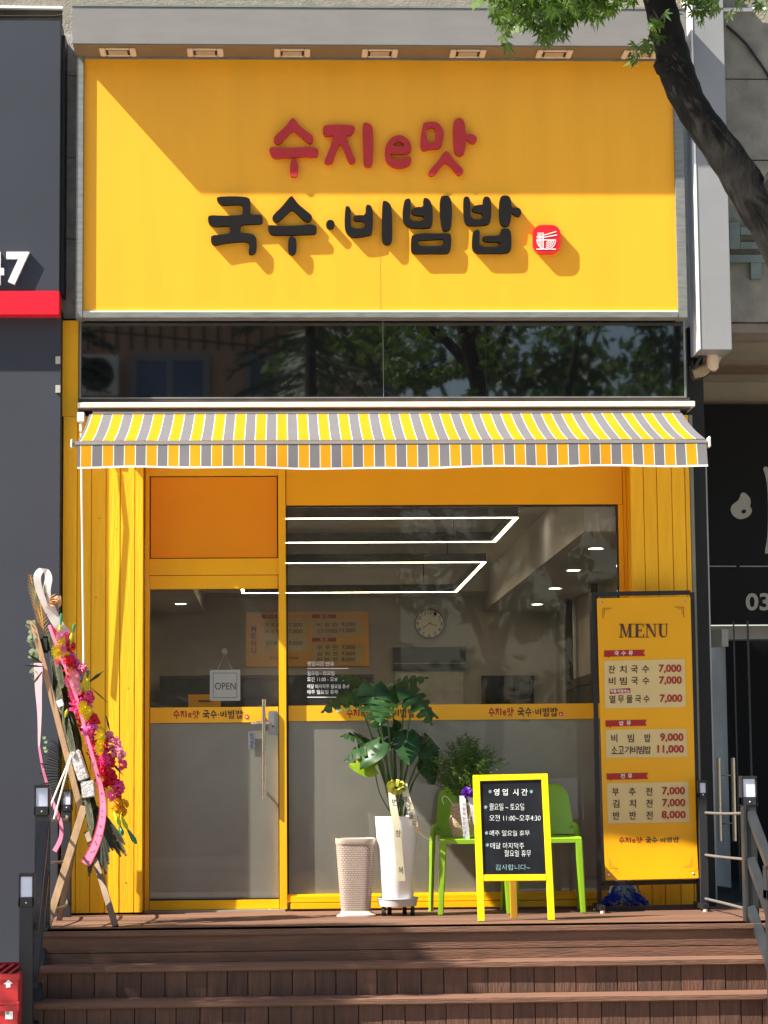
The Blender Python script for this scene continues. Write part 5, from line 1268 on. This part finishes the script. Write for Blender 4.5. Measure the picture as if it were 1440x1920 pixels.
for k in range(30, len(cc_)-2):
    if k % 2 == 0:
        t = (cc_[k+1]-cc_[k]); w_ = ww_[k]; n_ = V((0, -.004, 0))
        for j in range(2):
            o_ = w_*random.uniform(-.5, .4)+t*random.uniform(0, .6); d_ = (t*random.uniform(-.4, .6)+w_*random.uniform(-.5, .5)); s_ = d_.cross(V((0, 1, 0))).normalized()*.0022
            q.face([cc_[k]+o_-s_+n_, cc_[k]+o_+s_+n_, cc_[k]+o_+d_+s_+n_, cc_[k]+o_+d_-s_+n_])
qe.strip([c+w_*1.0+V((0, -.002, 0)) for c, w_ in zip(cc_[24:], ww_[24:])], [w_*.09 for w_ in ww_[24:]]); qe.strip([c-w_*1.0+V((0, -.002, 0)) for c, w_ in zip(cc_[24:], ww_[24:])], [w_*.09 for w_ in ww_[24:]])
q.build('lettering', M['ink'], ro); qe.build('ribbon_edge', M['mred'], ro)

# ================================================================== RED CRATES
def crate(x1, z0, h, label, arrow, bar_):
    t = thing('plastic_crate', label, 'crate', (x1-.25, -2.3, z0), 'stacked red crates')
    x0, y0, y1 = x1-.50, -2.50, -1.75; q = MB(); w_ = .012
    q.box(x0, x1, y0, y0+w_, z0, z0+h).box(x0, x1, y1-w_, y1, z0, z0+h).box(x0, x0+w_, y0+w_, y1-w_, z0, z0+h).box(x1-w_, x1, y0+w_, y1-w_, z0, z0+h).box(x0-.008, x1+.008, y0-.008, y0-.0005, z0+h-.03, z0+h).box(x0-.008, x1+.008, y0-.008, y0-.0005, z0+.0, z0+.018)
    q.build('shell', M['crate'], t, bevel=.002)
    q = MB()
    for k in range(11): x = x0+.02+k*.046; q.box(x, x+.016, y0+.013, y1-.013, z0+h-.02, z0+h-.006)
    for k in range(15): y = y0+.02+k*.05; q.box(x0+.013, x1-.013, y, y+.012, z0+h-.026, z0+h-.0205)
    q.build('lid_grid', M['crate'], t)
    return t
yQ = -2.508
zc1 = Z(15, 1826, -2.5)
c1_ = crate(X(34, 1850, -2.5), zc1-.155, .155, 'red plastic crate with a white arrow, top of the stack', 1, 0)
q = MB(); ppoly(q, [(7, 1845), (15.5, 1837), (24, 1844), (19.5, 1845), (19.5, 1851), (11.5, 1852), (11.5, 1845.5)], -2.50, .002); q.build('arrow_mark', M['white'], c1_)
c2_ = crate(X(33, 1900, -2.5), GZ, zc1-.157-GZ, 'red plastic crate with a white barcode label, bottom of the stack', 0, 1)
q = MB(); quad(q, 10, 24, 1883, 1911, -2.50, .0015); lo = q.build('label_sticker', M['white'], c2_)
q = MB()
for k in range(7): quad(q, 12, 17, 1886+k*2.4, 1887.2+k*2.4, -2.50, .003)
q.build('barcode', M['black'], lo)

# ================================================================== TREES
def leaf_cloud(mb, c, R3, n, size, star=False, droop=.3, rnd=random):
    c = V(c)
    for k in range(n):
        while True:
            d = V((rnd.uniform(-1, 1), rnd.uniform(-1, 1), rnd.uniform(-1, 1)))
            if d.length < 1: break
        p = c+V((d.x*R3[0], d.y*R3[1], d.z*R3[2])); s_ = size*rnd.uniform(.6, 1.2)
        a = V((rnd.uniform(-1, 1), rnd.uniform(-1, 1), rnd.uniform(-1, .4)-droop)).normalized(); b = a.cross(V((rnd.uniform(-1, 1), rnd.uniform(-1, 1), rnd.uniform(-.2, 1)))).normalized()
        if star:
            for an, ln in ((-75, .62), (-38, .85), (0, 1), (38, .85), (75, .62)):
                d1 = a*math.cos(rad(an))+b*math.sin(rad(an)); w_ = (-a*math.sin(rad(an))+b*math.cos(rad(an)))*s_*.11
                mb.face([p, p+d1*s_*ln*.45+w_, p+d1*s_*ln, p+d1*s_*ln*.45-w_])
        else: mb.face([p, p+a*s_*.5+b*s_*.28, p+a*s_, p+a*s_*.5-b*s_*.28])
yTR = -5.0
T = lambda u, v: P(u, v, yTR)
tree = thing('street_tree', 'leaning dark trunked maple tree in front of the shop at the upper right', 'tree', (2.85, yTR, GZ))
trunk_pts = [(2.95, -5.0, GZ), (2.80, -5.0, .8), (2.52, -5.0, 2.1), T(1478, 480), T(1420, 385), T(1375, 312), T(1332, 252), T(1297, 200), T(1274, 150), T(1262, 105), T(1250, 55), T(1236, 0), T(1205, -120), T(1150, -300), T(1090, -520)]
c = spl(trunk_pts, 5); n = len(c)
rads = []
base_r = [.16, .14, .115, .098, .088, .080, .074, .070, .076, .072, .068, .068, .062, .05, .03]
for k in range(n):
    i = min(k//5, len(base_r)-2); f = (k-5*i)/5; rads.append((base_r[i]*(1-f)+base_r[i+1]*f)*(1+.03*math.sin(k*1.7)))
tk = MB().tube(c, rads, 14)
for u, v, r in ((1242, 128, .045), (1246, 135, .04), (1296, 192, .03), (1270, 172, .03)): p = T(u, v)+V((0, -.03, 0)); tk.lathe([(.0, -r), (r*.7, -r*.7), (r, 0), (r*.7, r*.7), (0, r)], p, 10)
tko = tk.build('trunk', M['bark'], tree, True)
lm = MB()
limbs = [[T(1205, -120), T(1300, -300), T(1450, -450), T(1600, -560)], [T(1236, 0), T(1130, -150), T(1000, -230), T(900, -260)], [T(1150, -300), T(1000, -420), T(850, -480)], [T(1420, 385), T(1540, 200), T(1620, -100), T(1660, -400)]]
for lb_ in limbs: cc2 = spl([p+V((0, random.uniform(-.3, .3)*i, 0)) for i, p in enumerate(lb_)], 6); lm.tube(cc2, [.055-.045*k/(len(cc2)-1) for k in range(len(cc2))], 8)
lm.build('branch', M['bark'], tree, True)
tw = MB()
q = MB(); rl = random.Random(3)
for (u, v, ru, rv, nn) in ((975, 15, 55, 28, 60), (1040, 20, 60, 34, 85), (1095, 12, 55, 30, 75), (1150, -5, 60, 28, 70), (1050, 50, 34, 22, 26), (960, -25, 60, 30, 60), (1222, 88, 22, 9, 12), (1236, 70, 12, 10, 6), (1322, 8, 30, 12, 18), (1340, 16, 14, 12, 8), (1265, -24, 40, 15, 26), (1445, -10, 14, 12, 6), (1282, 10, 12, 16, 6)):
    leaf_cloud(q, T(u-8, v-12), (ru/453, .28, rv*.95/453), int(nn*1.55), .062, True, .5, rl)
for u0, v0, u1, v1 in ((1130, -60, 960, 20), (1130, -60, 1045, 55), (1236, 20, 1215, 78), (1300, -50, 1330, 10)): tw.tube(spl([T(u0, v0), T((u0+u1)/2, (v0+v1)/2-12), T(u1, v1)], 4), [.008-.0008*k for k in range(9)], 5)
tw.build('twig', M['bark'], tree, True)
for k in range(60):
    u, v = rl.uniform(700, 1800), rl.uniform(-900, -120); leaf_cloud(q, T(u, v)+V((0, rl.uniform(-1.4, 1.4), 0)), (.35, .35, .22), 45, .09, True, .4, rl)
q.build('crown', M['leafa'], tree)

def street_tree(x, y, h, r, label, seed, mt='leafb', dens=1.0, size=.16, cz=.68):
    rn = random.Random(seed); t = thing('broadleaf_tree', label, 'tree', (x, y, GZ), 'street trees across the pavement')
    z0 = GZ; b = MB(); pts = spl([(x, y, z0), (x+.1, y, z0+h*.25), (x-.1, y+.1, z0+h*.5), (x+.1, y, z0+h*.8)], 5); b.tube(pts, [.20-.15*k/(len(pts)-1) for k in range(len(pts))], 10)
    ends = []
    for k in range(9):
        a = rn.uniform(0, 6.28); s0 = pts[5+k % 8]; e_ = V((x+r*.75*math.cos(a), y+r*.75*math.sin(a), z0+h*(cz+rn.uniform(-.18, .22)))); cpt = spl([s0, s0.lerp(e_, .5)+V((0, 0, .25)), e_], 5)
        b.tube(cpt, [.09-.07*j/(len(cpt)-1) for j in range(len(cpt))], 7); ends.append(e_)
    b.build('trunk', M['bark'], t, True)
    q = MB()
    for k in range(int(34*dens)):
        a = rn.uniform(0, 6.28); rr = r*math.sqrt(rn.random()); zc_ = z0+h*cz+rn.uniform(-.46, .34)*h
        leaf_cloud(q, (x+rr*math.cos(a), y+rr*math.sin(a), zc_), (.55, .55, .38), 60, size, False, .3, rn)
    q.build('crown', M[mt], t); return t
pt2 = thing('broadleaf_tree', 'dense street tree shading the steps from the left of the shop', 'tree', (-6.1, -4.05, GZ), 'street trees across the pavement')
MB().tube(spl([(-6.1, -4.05, GZ), (-6.15, -4.0, 2), (-6.35, -4.1, 4), (-6.5, -4.0, 6.6)], 5), [.13-.10*k/15 for k in range(16)], 10).build('trunk', M['bark'], pt2, True)
q = MB(); rn = random.Random(11)
for k in range(80):
    t = rn.uniform(-.55, 1.15); e_ = V((rn.uniform(-1.75, .62+.3*math.sin(t*5)), -1.65-.6*t, -.55*max(0, t))); kk = 2.05+rn.uniform(-.3, .3)-(.55*t)
    leaf_cloud(q, e_+V((-SA, -1, SB))*kk, (.30, .16, .22), 46, .15, False, .3, rn)
q.build('crown', M['leafb'], pt2)
street_tree(3.6, -26, 13, 3.4, 'leafy tree mirrored in the middle of the dark upper glass', 12, dens=4.2, size=.26, cz=.66)
street_tree(9.5, -27, 13, 3.6, 'leafy tree mirrored at the right of the dark upper glass', 13, dens=4.0, size=.26, cz=.66)
street_tree(13.5, -20, 11, 3.0, 'loose leafy tree standing far right across the street', 15, dens=2.2, size=.24, cz=.60)
street_tree(17.5, -30, 12, 3.4, 'broad leafy tree at the far right end of the mirrored row', 17, dens=2.2, size=.26, cz=.55)
street_tree(6.6, -24, 12.5, 3.0, 'leafy tree mirrored between the two larger ones in the dark upper glass', 21, dens=3.2, size=.24, cz=.70)
street_tree(12.2, -29, 13.5, 3.2, 'tall leafy tree mirrored behind the right hand one in the dark upper glass', 22, dens=3.2, size=.26, cz=.72)
# conifer mirrored left of centre
cx_, cy_ = .5, -23
cf = thing('conifer_tree', 'dark spruce tree mirrored left of centre in the dark upper glass', 'tree', (cx_, cy_, GZ))
MB().tube([(cx_, cy_, GZ), (cx_, cy_, 11)], [.22, .04], 10).build('trunk', M['bark'], cf, True)
q = MB(); rn = random.Random(5)
for k in range(130):
    h = rn.uniform(1.5, 11.2); ln = 2.9*(1-h/12.5)+.2; a = rn.uniform(0, 6.28); d = V((math.cos(a), math.sin(a), -.18)); s_ = V((-math.sin(a), math.cos(a), 0))
    for j in range(26):
        t = rn.uniform(.1, 1); c = V((cx_, cy_, h))+d*ln*t-V((0, 0, .3*t*t)); sg = rn.choice((-1, 1)); e_ = c+(d*.6+s_*sg*.7+V((0, 0, rn.uniform(-.5, .1)))).normalized()*.32*(1.2-t*.5); w_ = V((0, 0, .035))+d*.03
        q.face([c-w_*.5, c+w_*.5, e_+w_*.3, e_-w_*.3])
q.build('crown', M['leafc'], cf)
cf2 = copy_tree(cf); cf2.location = V(cf.location)+V((-4.3, -1.5, -.9)); cf2.rotation_euler.z = 1.0; cf2['label'] = 'dark spruce tree mirrored at the left end of the dark upper glass'; cf['group'] = cf2['group'] = 'spruce trees across the street'
# building across the street, mirrored in the dark upper glass
hb = thing('siding_house', 'orange brown sided house across the street with white framed windows', 'building', (-4, -36, GZ))
MB().box(-26, 2.5, -46, -34, GZ, 15).build('wall', M['siding'], hb)
q = MB()
for k in range(95): x = -25.9+k*.3; q.box(x, x+.05, -33.995, -33.96, 9.6, 15)
q.build('batten', mat('siding groove', (.15, .08, .05), .8), hb)
for k, (x0, x1) in enumerate(((-3.1, -1.45), (-.75, .6), (-7.2, -5.6), (2.0, 2.4))):
    f_ = MB(); zA, zB = 7.9, 9.35
    f_.box(x0, x1, -33.99, -33.9, zB, zB+.14).box(x0, x1, -33.99, -33.9, zA-.14, zA).box(x0, x0+.14, -33.99, -33.9, zA, zB).box(x1-.14, x1, -33.99, -33.9, zA, zB).box((x0+x1)/2-.06, (x0+x1)/2+.06, -33.99, -33.9, zA, zB)
    wo = f_.build('window', M['boxg'], hb); MB().box(x0+.1, x1-.1, -33.985, -33.95, zA, zB).build('pane', M['bluew'] if k % 2 == 0 else M['tealw'], wo)
ac = thing('air_conditioner', 'white air conditioner unit with round fan on the house across the street', 'air conditioner', (-3.9, -33.6, 8.5))
MB().box(-4.35, -3.3, -33.9, -33.4, 8.55, 9.4).build('case', M['cream'], ac, bevel=.02); o = MB().lathe([(.0, 0), (.36, 0), (.36, .03), (.30, .03)], (0, 0, 0), 24).build('fan_grille', M['blackfr'], ac)
r_ = V(ac.location)
for vv in o.data.vertices: c_ = V(vv.co)+r_; vv.co = V((-3.75+c_.x, -33.4+c_.z, 8.98+c_.y))-r_
uc = tag(MB().tube(spl([(-14, -30, 10.6), (-4, -30, 9.3), (8, -30, 8.4), (18, -30, 9.2)], 8), .025, 6).build('overhead_cable', M['blackfr']), 'black overhead cable strung across the street', 'cable')
